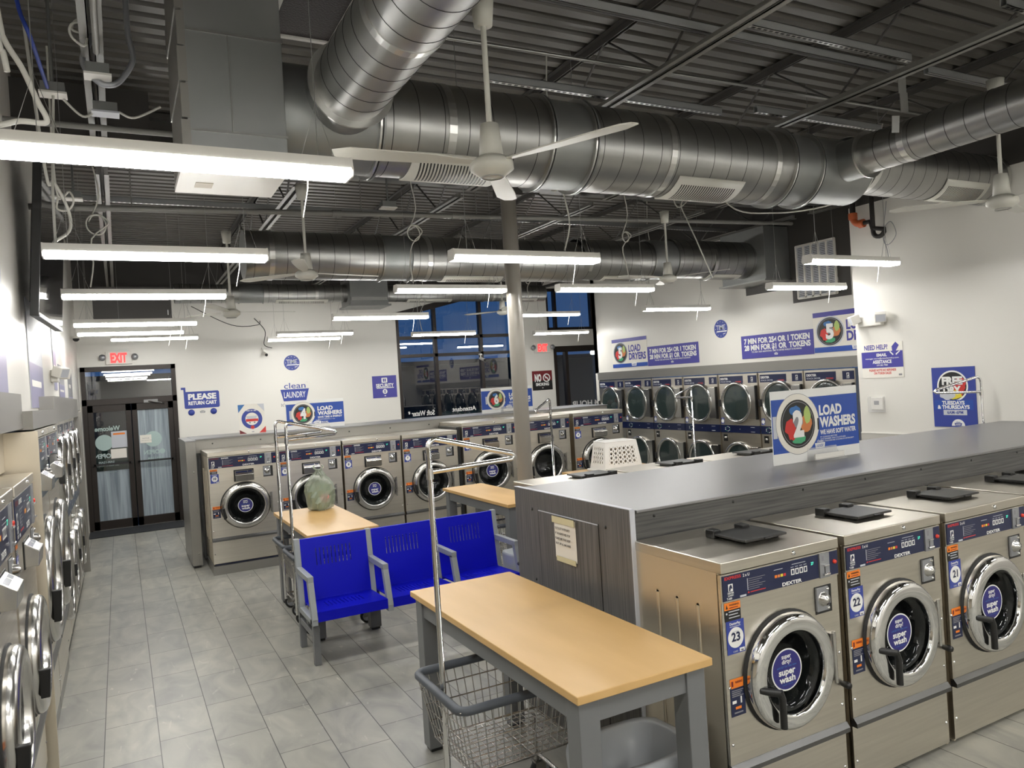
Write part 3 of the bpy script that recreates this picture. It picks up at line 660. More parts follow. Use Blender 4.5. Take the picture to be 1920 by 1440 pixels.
# ================================================================ washing machines
def warn_top(m, x, z, w, h, y):
    m.rect(x, x+w, z-h*.4, z, y, orange); m.rect(x, x+w, z-h, z-h*.4, y, black)
    m.poly([(x+w*.08, z-h*.33), (x+w*.22, z-h*.33), (x+w*.15, z-h*.1)], y-.0006, black); m.text('WARNING', x+w*.3, z-h*.2, h*.1, y-.0006, black, bold=.03, w=w*.6)
    m.rect(x+w*.3, x+w*.85, z-h*.32, z-h*.28, y-.0006, maroon)
    for k in range(3): m.rect(x+w*.25, x+w*(.92-.1*(k % 2)), z-h*(.53+.16*k), z-h*(.48+.16*k), y-.0006, lgrey)
    m.disc(x+w*.12, z-h*.58, h*.06, y-.0006, 10, lgrey)
def warn_low(m, x, z, w, h, y):
    m.rect(x, x+w, z-h*.25, z, y, orange); m.rect(x, x+w, z-h, z-h*.25, y, navy)
    m.text('WARNING', x+w*.35, z-h*.13, h*.06, y-.0006, maroon, bold=.03, w=w*.5); m.rect(x+w*.1, x+w*.22, z-h*.2, z-h*.06, y-.0006, maroon)
    for k in range(4): m.rect(x+w*.1, x+w*(.9-.1*(k % 3)), z-h*(.33+.05*k), z-h*(.305+.05*k), y-.0006, grey_tx)
    m.rect(x+w*.1, x+w*.38, z-h*.66, z-h*.58, y-.0006, white); m.rect(x+w*.66, x+w*.76, z-h*.68, z-h*.5, y-.0006, white); m.rect(x+w*.3, x+w*.7, z-h*.82, z-h*.75, y-.0006, orange)
    m.rect(x+w*.2, x+w*.8, z-h*.93, z-h*.89, y-.0006, grey_tx)
def num_sticker(num, w, h, y):
    m = MB(blue_sg); m.rect(-w/2, w/2, -h, 0, y)
    m.disc(0, -h*.52, h*.31, y-.0006, 28, white); (str(num) and m.text(str(num), 0, -h*.62, h*.25, y-.0012, navy, 'c', .035))
    m.text('DexterPay', 0, -h*.13, h*.075, y-.0006, white, 'c', .02, w*.6); m.rect(-w*.3, w*.3, -h*.19, -h*.17, y-.0006, lgrey); m.rect(-w*.18, w*.18, -h*.35, -h*.33, y-.0012, lgrey)
    m.rect(w*.18, w*.46, -h*.97, -h*.86, y-.0006, white); m.text('tap', w*.32, -h*.95, h*.06, y-.0012, navy, 'c', .03); m.text('CARD', -w*.05, -h*.96, h*.05, y-.0006, lgrey, 'c', .02)
    return m
def horse(m, x, z, h, y):
    m.rect(x, x+h*.85, z, z+h, y, white)
    m.poly([(x+h*.12, z+h*.05), (x+h*.5, z+h*.05), (x+h*.48, z+h*.45), (x+h*.62, z+h*.3), (x+h*.74, z+h*.38), (x+h*.62, z+h*.78), (x+h*.5, z+h*.92), (x+h*.28, z+h*.8), (x+h*.14, z+h*.5)], y-.0006, navy)
    m.poly([(x+h*.3, z+h*.05), (x+h*.48, z+h*.05), (x+h*.46, z+h*.4)], y-.0012, white)
    m.text('DEXTER', x+h*.42, z-h*.34, h*.24, y, white, 'c', .03, h*1.1); m.text('LAUNDRY', x+h*.42, z-h*.66, h*.22, y, white, 'c', .02, h*1.05)
def washer(W, H, D, zb, zl, dz, Rr, cph, num, big, sticker=True):
    t = thing('washing_machine', '', 'washing machine'); hw = W/2
    zc1 = H-.055; zc0 = zc1-cph; Ri = Rr*(.75 if big else .70)
    c = MB(steel_side); c.box(-hw, -hw+.015, .012, D, zb, H-.02).box(hw-.015, hw, .012, D, zb, H-.02).box(-hw+.015, hw-.015, D-.015, D, zb, H-.02).box(-hw+.015, hw-.015, .03, D-.015, zb, zb+.02)
    for s in (-1, 1):
        for k in range(3):
            y = D*(.25+.24*k); c.cyl((s*hw, y, zb+.25), (s*hw, y, H-.22), .010, 8); c.lathe([(0, 0), (.010, 0)], (s*hw, y, H-.22), 'x', 8)
    c.build('cabinet', t)
    b_ = MB(darkpaint).box(-hw+.01, hw-.01, .05, D-.03, .0, zb)
    if big: b_ = MB(bulk_m).box(-hw-.005, hw+.005, .01, D-.03, 0, .105).box(-hw+.02, hw-.02, .05, D-.03, .105, zb, navy)
    b_.build('base', t)
    tp = MB(steel).box(-hw-.002, hw+.002, -.014, D+.004, H-.05, H).build('top_panel', t, .004)
    MB(chrome).lathe([(0, -.010), (.009, -.009), (.011, 0)], (hw*.18, -.014, H-.025), 'y', 12).build('screw', tp)
    f = MB(steel).holeplate(-hw, hw, zl, zc0, 0, dz, Rr*.93, 0)
    for a, b, q, r in ((-hw, -hw+.002, zl, zc0), (hw-.002, hw, zl, zc0)): f.box(a, b, 0, .02, q, r)
    f.box(-hw, hw, 0, .02, zc0-.002, zc0)
    for s in (-1, 1):
        for q in (zl+.10, zl+.35): f.lathe([(0, -.006), (.006, -.005), (.008, 0)], (s*(hw-.02), 0, q), 'y', 8, chrome)
    f.build('front_panel', t)
    MB(steel_dk).prism_x([(.02, zl+.012), (-.004, zl+.012), (-.022, zl-.01), (-.022, zl-.03), (.02, zl-.03)], -hw, hw).build('trim_strip', t)
    lp = MB(steel).box(-hw, hw, .006, .03, zb+.01, zl-.03)
    for s in (-1, 1): lp.lathe([(0, -.006), (.006, -.005), (.008, 0)], (s*(hw-.02), .006, zb+.12), 'y', 8, chrome)
    lp.build('lower_panel', t)
    # control panel
    cp = MB(steel).box(-hw, hw, -.006, .02, zc0, zc1); xs = hw*.64
    cp.box(-hw+.008, xs-.004, -.010, -.006, zc0+.008, zc1-.006, navy).box(xs+.072, hw-.004, -.010, -.006, zc0+.008, zc1-.006, navy); co = cp.build('control_panel', t)
    y = -.0107; h = cph; L = MB(white)
    L.text('2 x U' if not big else 'EXPRESS', -hw*.66 if not big else -hw*.62, zc1-h*.21, h*.10, y, None, 'l', .03); horse(L, -hw*.90, zc0+h*.38, h*.26, y)
    for k in range(6): L.rect(-hw*.58, -hw*(.30+.05*(k % 3)), zc0+h*(.66-.075*k), zc0+h*(.678-.075*k), y, grey_tx)
    L.rect(-hw*.595, -hw*.585, zc0+h*.28, zc0+h*.7, y, lgrey)
    L.text('DEXTER', -hw*.02, zc0+h*.10, h*.12, y, None, 'l', .035, hw*.34); L.text('T-300' if not big else 'T-600', -hw*.93, zc0+h*.10, h*.07, y, None, 'l', .03); L.rect(-hw*.72, -hw*.62, zc0+h*.09, zc0+h*.16, y, lgrey)
    for k in range(4): L.rect(hw*(.14+.075*k), hw*(.20+.075*k), zc0+h*.42, zc0+h*.64, y); L.rect(hw*(.155+.075*k), hw*(.185+.075*k), zc0+h*.46, zc0+h*.6, y-.0005, navy); L.rect(hw*(.14+.075*k), hw*(.19+.075*k), zc0+h*.70, zc0+h*.72, y, lgrey)
    L.rect(hw*.16, hw*.40, zc0+h*.80, zc0+h*.82, y, lgrey); L.rect(-hw*.15, hw*.0, zc0+h*.74, zc0+h*.76, y, lgrey)
    L.build('lettering', co)
    A = MB(orange); A.text('EXPRESS', -hw*.95, zc1-h*.2, h*.10, y, maroon if big else red, 'l', .03, hw*.26)
    for k, q in enumerate((orange, ogar, yellow, red)): A.rect(hw*(-.14+.05*k), hw*(-.10+.05*k), zc0+h*.46, zc0+h*.56, y, q)
    A.poly([(-hw*.6, zc0+h*.17), (-hw*.56, zc0+h*.17), (-hw*.58, zc0+h*.24)], y, red); A.rect(-hw*.55, -hw*.3, zc0+h*.18, zc0+h*.21, y, red); A.build('coloured_print', co)
    MB(led_g).text('27' if num != 22 else '2', hw*.52, zc0+h*.62, h*.10, y, None, 'c', .02).build('display', co)
    sl = MB(lockgrey).box(xs, xs+.066, -.016, -.006, zc0+.005, zc1-.004); sl.box(xs+.03, xs+.036, -.0165, -.016, zc0+h*.2, zc0+h*.45, black).box(xs+.02, xs+.05, -.03, -.016, zc0+h*.5, zc0+h*.54, chrome).cyl((xs+.012, -.024, zc0+h*.18), (xs+.055, -.024, zc0+h*.18), .006, 8, chrome).box(xs+.018, xs+.03, -.0165, -.016, zc0+h*.68, zc0+h*.88, grey_tx); sl.build('coin_slot', co)
    MB(red_btn).lathe([(0, -.020), (.009, -.019), (.0105, -.010)], ((xs+.072+hw)/2+.002, 0, zc0+h*.55), 'y', 14).build('stop_button', co)
    # coin box lock
    lz = zc0-.10 if not big else zc0-.085; lx = hw*.70
    lk = MB(black).box(lx-.052, lx+.06, -.002, .0, lz-.065, lz+.065); lo = lk.build('lock_recess', t)
    MB(lockgrey).box(lx-.05, lx+.03, -.012, -.002, lz-.05, lz+.06).lathe([(0, -.042), (.012, -.042), (.014, -.036), (.026, -.034), (.03, -.014), (.034, -.012)], (lx-.008, 0, lz+.005), 'y', 20, chrome2).lathe([(0, -.02), (.006, -.018), (.008, -.012)], (lx+.022, 0, lz+.05), 'y', 8, chrome).lathe([(0, -.02), (.006, -.018), (.008, -.012)], (lx+.022, 0, lz-.04), 'y', 8, chrome).build('lock', lo)
    # stickers
    sw = .105 if not big else .09
    o = num_sticker(num, sw, sw*1.4 if not big else sw*1.2, -.0016).build('number_sticker', t); o.location = (-hw+.02+sw/2, 0, zc0-(.085 if not big else .06))
    m = MB(); warn_top(m, -hw+.016, zc0-.003, sw*.9, .082 if not big else .055, -.0015); m.build('warning_sticker', t)
    m = MB(); warn_low(m, -hw+.022, dz+(.03 if not big else .02), .085, .165 if not big else .14, -.0015); m.build('warning_sticker', t)
    if big:
        x0, x1 = -W*.13, W*.13; z1 = zc0-.04; zz = z1-.125; dp = .07
        q = MB(chrome2).hexa([(x0, -dp*.9, zz), (x1, -dp*.9, zz), (x1, 0, zz), (x0, 0, zz)], [(x0, -dp, z1-.05), (x1, -dp, z1-.05), (x1, 0, z1), (x0, 0, z1)]); q.box(x0-.012, x1+.012, -.006, 0, zz-.01, z1+.008, black)
        qo = q.build('soap_dispenser', t, .003)
        n = MB(navy).add([(x0+.012, -dp+.009, z1-.0445), (x0+.135, -dp+.009, z1-.0445), (x0+.135, -.018, z1-.012), (x0+.012, -.018, z1-.012)], [(0, 1, 2, 3)]); n.add([(x0+.145, -dp+.009, z1-.0445), (x1-.012, -dp+.009, z1-.0445), (x1-.012, -.018, z1-.012), (x0+.145, -.018, z1-.012)], [(0, 1, 2, 3)]); n.build('dispenser_label', qo)
    else:
        q = MB(black).box(-.06, .215, .15, .39, H+.014, H+.026).box(-.065, -.015, .36, .42, H, H+.04).box(.13, .18, .36, .42, H, H+.04).box(.06, .11, .137, .15, H+.016, H+.022).box(-.03, .19, .18, .37, H, H+.014); q.build('soap_lid', t, .005)
    # drum and door
    dr = MB(drum_steel); prof = [(Rr*.92, .0)]
    for k in range(7): prof += [(Rr*(.91-.02*k), .03+.045*k), (Rr*(.89-.02*k), .04+.045*k)]
    prof += [(Rr*.70, .36), (0, .37)]; dr.lathe(prof, (0, 0, dz), 'y', 36); dr.build('drum', t)
    d = MB(chrome if not big else chrome2)
    d.lathe([(Rr*.985, .0), (Rr, -.022), (Rr*.99, -.040), (Rr*.96, -.054), (Rr*.91, -.062), (Rr*.86, -.0645), (Ri*1.10, -.066), (Ri*1.05, -.066), (Ri*1.01, -.060), (Ri*.985, -.045), (Ri*.97, -.02), (Ri*.965, .0)], (0, 0, dz), 'y', 56); do = d.build('door', t)
    MB(rubber).lathe([(Rr*1.03, 0), (Rr*1.03, -.008), (Rr*.97, -.010)], (0, 0, dz), 'y', 48).build('gasket', do)
    MB(glass_dk).lathe([(Ri*.985, -.028), (Ri*.9, -.022), (Ri*.8, .0), (Ri*.72, .05), (Ri*.55, .085), (0, .095)], (0, 0, dz), 'y', 40).build('glass', do)
    a = -.30*Rr; hd = MB(black)
    hd.tube([(-Rr*.86, -.055, dz-.10*Rr), (-Rr*.74, -.08, dz-.13*Rr), (-Rr*.52, -.085, dz-.2*Rr)], .016, 10).tube([(-Rr*.54, -.085, dz-.16*Rr), (-Rr*.50, -.09, dz-.3*Rr), (-Rr*.50, -.09, dz-.78*Rr)], .0165, 10)
    if big: hd = MB(black).hexa([(-Rr*.93, -.09, dz-.5*Rr), (-Rr*.84, -.09, dz-.5*Rr), (-Rr*.84, -.05, dz-.5*Rr), (-Rr*.93, -.05, dz-.5*Rr)], [(-Rr*.98, -.10, dz-.02*Rr), (-Rr*.88, -.10, dz-.02*Rr), (-Rr*.88, -.05, dz-.02*Rr), (-Rr*.98, -.05, dz-.02*Rr)])
    hd.build('handle', do, .004)
    MB(chrome2).box(Rr*1.0, Rr*1.10, -.03, 0, dz-.42*Rr, dz+.42*Rr).cyl((Rr*1.06, -.036, dz-.46*Rr), (Rr*1.06, -.036, dz+.46*Rr), .009, 8).build('hinge', do)
    if sticker:
        s = MB(white); r = Rr*.36 if not big else Rr*.31; cx, cz = (-.13*Rr, dz+.05*Rr) if not big else (-.02*Rr, dz); yy = -.032 if not big else -.03
        s.disc(cx, cz, r, yy, 36, white); s.disc(cx, cz, r*.93, yy-.0006, 36, badge_navy)
        s.text('super', cx, cz+r*.55, r*.20, yy-.0012, white, 'c', .02, r*.62); s.text('dirty?', cx, cz+r*.30, r*.20, yy-.0012, white, 'c', .02, r*.62)
        s.text('add $1 for the new', cx, cz+r*.12, r*.10, yy-.0012, sky, 'c', .01, r*1.3); s.text('super', cx, cz-r*.22, r*.30, yy-.0012, white, 'c', .03, r*1.1); s.text('wash', cx, cz-r*.58, r*.30, yy-.0012, white, 'c', .03, r*1.05)
        s.text('1 pre-wash + 1 more rinse', cx, cz-r*.72, r*.07, yy-.0012, sky, 'c', .01, r*.7); s.build('sticker', do)
    if not big: MB(black).lathe([(0, -.05), (.014, -.048), (.017, -.03), (.012, 0)], (hw-.014, 0, zl+.20), 'y', 12).build('latch_knob', t)
    return t
SMALL = (.745, 1.25, .60, .02, .345, .70, .265, .125)
BIGW = (.775, 1.465, .80, .13, .43, .80, .275, .145)
P23 = washer(*SMALL, 23, False)
def renum(t, num, w, h):
    o = kid(t, 'number_sticker')[0]; o.data = num_sticker(num, w, h, -.0016).mesh('number_sticker')
nl = {23: 'small washer numbered 23, nearest in the front row, seen from its side', 22: 'small washer numbered 22, second in the front row', 21: 'small washer numbered 21, third in the front row', 20: 'small washer cut off by the right edge of the picture'}
for i, n in enumerate((23, 22, 21, 20)):
    t = P23 if i == 0 else dup(P23)
    t.location = (2.645+.795*i, 2.5, 0); t['label'] = nl[n]; t['group'] = 'small washers of the front row'
    if i: renum(t, n, .105, .147)
bl = ['far-side small washer at the left end of the island behind the counter', 'second far-side washer top, with the mirrored lid behind the counter', 'third far-side washer top, partly behind the blue 2 load sign', 'far-side washer top at the right wall end of the island']
for i in range(4):
    t = dup(P23, (3.36+.945*i, 5.62, 0), PI, bl[i], group='small washers on the far side of the island'); renum(t, 24+i, .105, .147); t.scale = (1.2, 1, 1)
    kid(t, 'soap_lid')[0].location.x = -.2
PB = washer(*BIGW, 10, True)
edges = [(.885, 1.695, 10, True), (1.705, 2.495, 9, False), (2.51, 3.30, 8, True), (3.315, 4.125, 7, False), (4.20, 5.06, 6, True), (5.10, 5.97, 5, False), (6.03, 6.95, 4, False)]
bn = {10: 'washer numbered 10 at the left end of the middle row', 9: 'washer numbered 9, behind the plastic bag', 8: 'washer numbered 8 with a round blue door sticker', 7: 'washer numbered 7, behind the near chrome garment rack', 6: 'washer numbered 6, left of the column', 5: 'washer just right of the column', 4: 'washer numbered 4, behind the white basket'}
PB2 = None
for a, b, n, st in edges:
    if n == 10: t = PB
    else:
        t = dup(PB); renum(t, n, .09, .108)
        if not st:
            for ch in kid(kid(t, 'door')[0], 'sticker'): bpy.data.objects.remove(ch)
    t.location = ((a+b)/2, 9.6, 0); t.scale = ((b-a)/.785, 1, 1.0 if n > 6 else 1.06); t['label'] = bn[n]; t['group'] = 'big washers of the middle row'
m = MB(black).box(4.135, 4.19, 9.64, 10.3, .1, 1.50); one(m, 'gap_shade', 'black strip for the shade in the gap between washers 7 and 6', 'shade strip')  # black box paints in the shade of the open gap
# counters and end panels
t = thing('counter_bulkhead', 'grey metal bulkhead counter between the rows of small washers', 'counter', (2.30, 3.12, 0))
MB(counter_m).box(.0, 5.43, -.015, 1.22, 1.385, 1.40).build('top', t, .003)
m = MB(greywood_h).box(0, 5.43, 0, .02, 1.22, 1.385)
k = .12
while k < 5.3: m.lathe([(0, -.004), (.007, -.003), (.008, 0)], (k, 0, 1.355), 'y', 8, black); k += .55
m.build('front_strip', t); MB(greywood_h).box(0, 5.43, 1.19, 1.21, 1.15, 1.385).build('back_strip', t)
MB(steel_dk).box(.02, 4.6, .10, 1.18, .02, 1.15).build('core', t)
t = thing('end_panel', 'grey woodgrain end panel closing the washer island', 'panel', (2.25, 3.10, 0))
MB(greywood_v).box(0, .028, 0, 1.245, 0, 1.408).build('board', t)
MB(lgrey).box(-.001, .029, -.006, 0, 0, 1.408).box(0, .028, 0, 1.245, 1.408, 1.411).build('edge_banding', t)
a = MB(greywood_v).box(-.003, 0, .29, .94, .1, 1.295); ao = a.build('access_door', t); MB(black).box(-.0032, -.0002, .287, .29, .1, 1.298).box(-.0032, -.0002, .94, .944, .1, 1.298).build('door_gap', ao); MB(lgrey).box(-.0042, -.003, .29, .94, 1.290, 1.296).build('door_top_edge', ao)
m = MB(black)
for y, z in ((.22, 1.29), (.22, .72), (1.02, 1.29), (1.02, .85), (.2, .2), (1.05, .4)): m.lathe([(0, -.006), (.009, -.004), (.01, 0)], (0, y, z), 'x', 8)
m.build('screw', t)
t = thing('notice_sheet', 'curling paper notice taped to the woodgrain end panel', 'notice', (2.247, 3.85, 1.165), -PI/2); t.scale = (1.1, 1, .85)
m = MB(paper); n = 8; vs = []
for j in range(n+1):
    for i in range(n+1): vs.append((.002+.215*i/n, -.004-.010*abs(math.sin(i/n*3))*(j/n), -.145+.28*j/n))
fs = [(j*(n+1)+i, j*(n+1)+i+1, (j+1)*(n+1)+i+1, (j+1)*(n+1)+i) for j in range(n) for i in range(n)]
m.add(vs, fs, None, True); m.build('sheet', t)
m = MB(laminate('masking_tape', (.62, .56, .36), (.6, .55, .34), (5, 5, 5), .6)); tp_ = m.mats; MB(m.cur).box(.0, .22, -.018, -.016, .10, .145).build('tape', t); MB(m.cur).box(.02, .21, -.012, -.010, -.165, -.13).build('tape', t)
m = MB(black)
for k, s in enumerate(('DUE TO CITY WATER SAFETY', 'IF THE LIGHT IS RED STOP', 'PLEASE ASK YOUR HOST', 'SHUT OFF ALL MACHINES')): m.text(s, .03, .06-.035*k, .014, -.0185, None, 'l', .03, .15)
m.build('lettering', t)
t = thing('counter_bulkhead', 'long grey counter bulkhead behind the middle row of washers', 'counter', (.74, 10.42, 0))
MB(counter_m).box(.06, 6.5, -.02, .85, 1.59, 1.605).build('top', t, .003)
m = MB(bulk_m).box(.06, 6.5, 0, .02, 1.42, 1.59); k = .3
while k < 6.4: m.lathe([(0, -.004), (.009, -.003), (.01, 0)], (k, 0, 1.53), 'y', 8, black); k += .6
m.build('front_strip', t); MB(steel_dk).box(.14, 6.5, .2, .8, .02, 1.42).build('core', t)
t = thing('end_panel', 'grey steel end post of the middle washer row', 'panel', (.70, 10.2, 0))
m = MB(bulk_m).box(0, .12, 0, 1.1, .03, 1.585); m.box(.02, .1, .02, 1.0, 0, .03, black)
for z in (.18, .7, 1.2): m.lathe([(0, -.004), (.008, -.003), (.009, 0)], (.08, 0, z), 'y', 8, chrome2)
m.build('post', t, .004); MB(counter_m).box(-.005, .125, -.005, 1.1, 1.585, 1.60).build('cap', t)
# ================================================================ dryers
def dryer(W, zt, left=False):
    t = thing('stack_dryer', '', 'dryer'); hw = W/2
    c = MB(steel_side).box(-hw+.003, -hw+.02, 0, 1.0, .03, zt).box(hw-.02, hw-.003, 0, 1.0, .03, zt).box(-hw+.02, hw-.02, .6, .62, .03, zt).box(-hw+.02, hw-.02, .05, .6, zt-.02, zt).box(-hw+.02, hw-.02, .03, .6, .0, .03, black); c.build('cabinet', t)
    k = zt/1.98; Rr = .325; zs = (1.535*k, .60*k); zb = 1.12*k
    f = MB(steel).holeplate(-hw+.004, hw-.004, zb+.06, zt, -.02*1, zs[0], Rr*.92, -.0).holeplate(-hw+.004, hw-.004, .05, zb-.06, -.02, zs[1], Rr*.92, -.0); f.build('front_panel', t)
    b = MB(navy).box(-hw+.004, hw-.004, -.012, .0, zb-.06, zb+.06); bo = b.build('control_band', t)
    L = MB(lgrey); y = -.0127
    for i in range(9): a = 2*PI*i/9; L.rect(-hw*.62+.05*math.cos(a)-.008, -hw*.62+.05*math.cos(a)+.008, zb+.035*math.sin(a)-.006, zb+.035*math.sin(a)+.006, y, white if i % 3 else green)
    L.rect(0, .012, zb-.006, zb+.006, y, white); L.rect(hw*.55, hw*.75, zb+.03, zb+.036, y); L.rect(hw*.55, hw*.75, zb-.04, zb-.034, y); L.build('lettering', bo)
    hp = MB(navy).rect(-hw+.03, hw*.28, zt-.145, zt-.03, -.0012).rect(hw*.52, hw-.02, zt-.145, zt-.03, -.0012); ho = hp.build('header_label', t)
    L = MB(white); L.text('DEXTER', -hw*.88, zt-.085, .03, -.0019, None, 'l', .04, W*.20); L.text('STACK DRYER', -hw*.88, zt-.125, .02, -.0019, lgrey, 'l', .02, W*.28); L.text('express', -hw*.1, zt-.125, .018, -.0019, red, 'l', .03, W*.14); horse(L, hw*.68, zt-.10, .045, -.0019); L.build('lettering', ho)
    o = num_sticker('', .07, .10, -.0016).build('number_sticker', t); o.location = (-hw+.05, 0, zb+.175)
    m = MB(black).box(-hw+.05, -hw+.14, -.002, 0, zb-.20, zb-.09); mo = m.build('lock_recess', t); MB(chrome2).lathe([(0, -.03), (.014, -.03), (.022, -.002)], (-hw+.105, 0, zb-.14), 'y', 14).build('lock', mo)
    for z in zs:
        MB(drum_steel).lathe([(Rr*.92, 0), (Rr*.92, .05), (Rr*1.0, .06), (Rr*.98, .5), (0, .52)], (0-.02, 0, z), 'y', 32).build('drum', t)
        d = MB(chrome2).lathe([(Rr, 0), (Rr*1.0, -.04), (Rr*.97, -.055), (Rr*.90, -.06), (Rr*.86, -.05), (Rr*.83, -.03), (Rr*.82, -.01)], (-.02, 0, z), 'y', 44)
        do = d.build('door', t)
        pl = MB(chrome2).box(Rr*.70, hw-.03, -.045, -.006, z-.25, z+.25); pl.box(hw-.035, hw-.02, -.05, 0, z-.26, z+.26, black); po = pl.build('hinge_plate', do, .004)
        MB(glass_dry).lathe([(Rr*.84, -.03), (Rr*.7, -.036), (0, -.042)], (-.02, 0, z), 'y', 36).build('glass', do)
        MB(black).box(-Rr-.05, -Rr*.93-.02, -.07, -.03, z-.06, z+.05).build('handle', do, .004)
    return t
PD = dryer(.842, 1.985)
dl = ['first stack dryer at the window end with bright clothes inside', 'second stack dryer from the window end', 'third stack dryer from the window, behind the tip of the white garment rack', 'fourth stack dryer from the window, behind the white garment rack pole', 'fifth stack dryer from the window', 'sixth stack dryer from the window, partly behind the blue 2 load sign', 'last stack dryer beside the right wall corner']
ys = [12.55, 11.72, 10.865, 10.02, 9.17, 8.31, 7.46, 6.61]
for i in range(7):
    t = PD if i == 0 else dup(PD)
    t.location = (XB-.03, (ys[i]+ys[i+1])/2, 0); t.rotation_euler = (0, 0, -PI/2); t['label'] = dl[i]; t['group'] = 'stack dryers of the right wall'
m = MB(pink_m); 
for k in range(7): m.lathe([(.0, -.05), (.06, -.03), (.08, 0), (.05, .05), (0, .07)], (8.72+.03*(k % 2), 12.0+.07*k, 1.38+.05*((k*3) % 5)), 'z', 10, (pink_m, sky, royal, red, white, royal, pink_m)[k])
one(m, 'laundry_load', 'bright clothes behind the glass of the first dryer', 'clothes')
# ================================================================ left wall machines
def at_left(t, y, lab, grp, s=(1, 1, 1), x=-.47): t.location = (x, y, 0); t.rotation_euler = (0, 0, PI/2); t.scale = s; t['label'] = lab; t['group'] = grp
PM = washer(.86, 1.75, .95, .10, .46, .84, .30, .22, 13, True, False)
at_left(PM, 3.70, 'left wall washer nearest the camera with a chrome door and tilted dispenser', 'washers along the left wall')
at_left(dup(PM), 4.63, 'second left wall washer, its black handle over the aisle', 'washers along the left wall')
kid(PM, 'door')
BIGL = (.94, 1.98, 1.05, .10, .52, 1.02, .40, .17)
PL = washer(*BIGL, 1, True, False)
at_left(PL, 5.68, 'tall left wall washer with a glossy navy upper panel', 'tall washers along the left wall'); t = PL
MB(mirror_m).box(-.44, .44, -.012, -.006, 1.55, 1.78).build('upper_panel', t)
at_left(dup(PL), 6.66, 'second tall left wall washer', 'tall washers along the left wall')
for i in range(4): at_left(dup(PD), 7.62+.85*i, ['stack dryer on the left wall beside the tall washers', 'second stack dryer on the left wall', 'third stack dryer on the left wall', 'left wall stack dryer nearest the entrance doors'][i], 'stack dryers along the left wall', x=-.50)
m = MB(bulk_m).box(-1.4, -.44, 11.06, 11.10, 0, 2.05); one(m, 'end_panel', 'flat grey end panel of the left machines by the entrance', 'panel')
for nm, a, b, z0, z1, x, lab in (('bulkhead_panel', 2.2, 5.18, 2.0, 2.20, -.50, 'long grey bulkhead panel above the nearest left washers'), ('bulkhead_panel', 5.18, 7.14, 1.99, 2.10, -.45, 'grey bulkhead panel above the tall left washers'), ('bulkhead_panel', 7.16, 11.06, 1.99, 2.21, -.47, 'grey bulkhead panel above the left wall dryers')):
    one(MB(bulk_m).box(XL+.001, x, a, b, z0, z1), nm, lab, 'panel')
m = MB(steel_side).box(-1.4, -.43, 5.165, 5.195, 0, 1.98); one(m, 'end_panel', 'slim grey end panel between low and tall left washers', 'panel')
S(MB(tan_m).box(-.74, -.60, 1.6, 5.16, 1.76, 2.06), 'trim_7')
# ================================================================ tables
def table(x0, x1, y0, y1, zt, lab):
    t = thing('folding_table', lab, 'table', (x0, y0, 0), group='maple topped folding tables')
    W, L = x1-x0, y1-y0
    MB(maple).box(0, W, 0, L, zt-.032, zt).build('tabletop', t, .003)
    m = MB(grey_paint)
    for q in ((.03, .06, .04, L-.04), (W-.06, W-.03, .04, L-.04), (.06, W-.06, .04, .07), (.06, W-.06, L-.07, L-.04)): m.box(q[0], q[1], q[2], q[3], zt-.132, zt-.032)
    m.build('apron', t, .003)
    for x in (.02, W-.115):
        for y in (.03, L-.125): MB(grey_paint).box(x, x+.095, y, y+.095, .02, zt-.033).box(x+.01, x+.085, y+.01, y+.085, 0, .02, black).build('leg', t, .004)
    return t
table(1.44, 2.10, 2.38, 4.19, .91, 'maple folding table nearest the camera against the woodgrain panel')
table(1.33, 1.95, 6.39, 7.95, .91, 'maple folding table with the plastic bag on it, behind the bench')
table(3.25, 3.75, 6.43, 8.08, .91, 'maple folding table left of the column')
table(5.0, 6.2, 7.4, 8.3, .88, 'maple table under the white laundry basket')
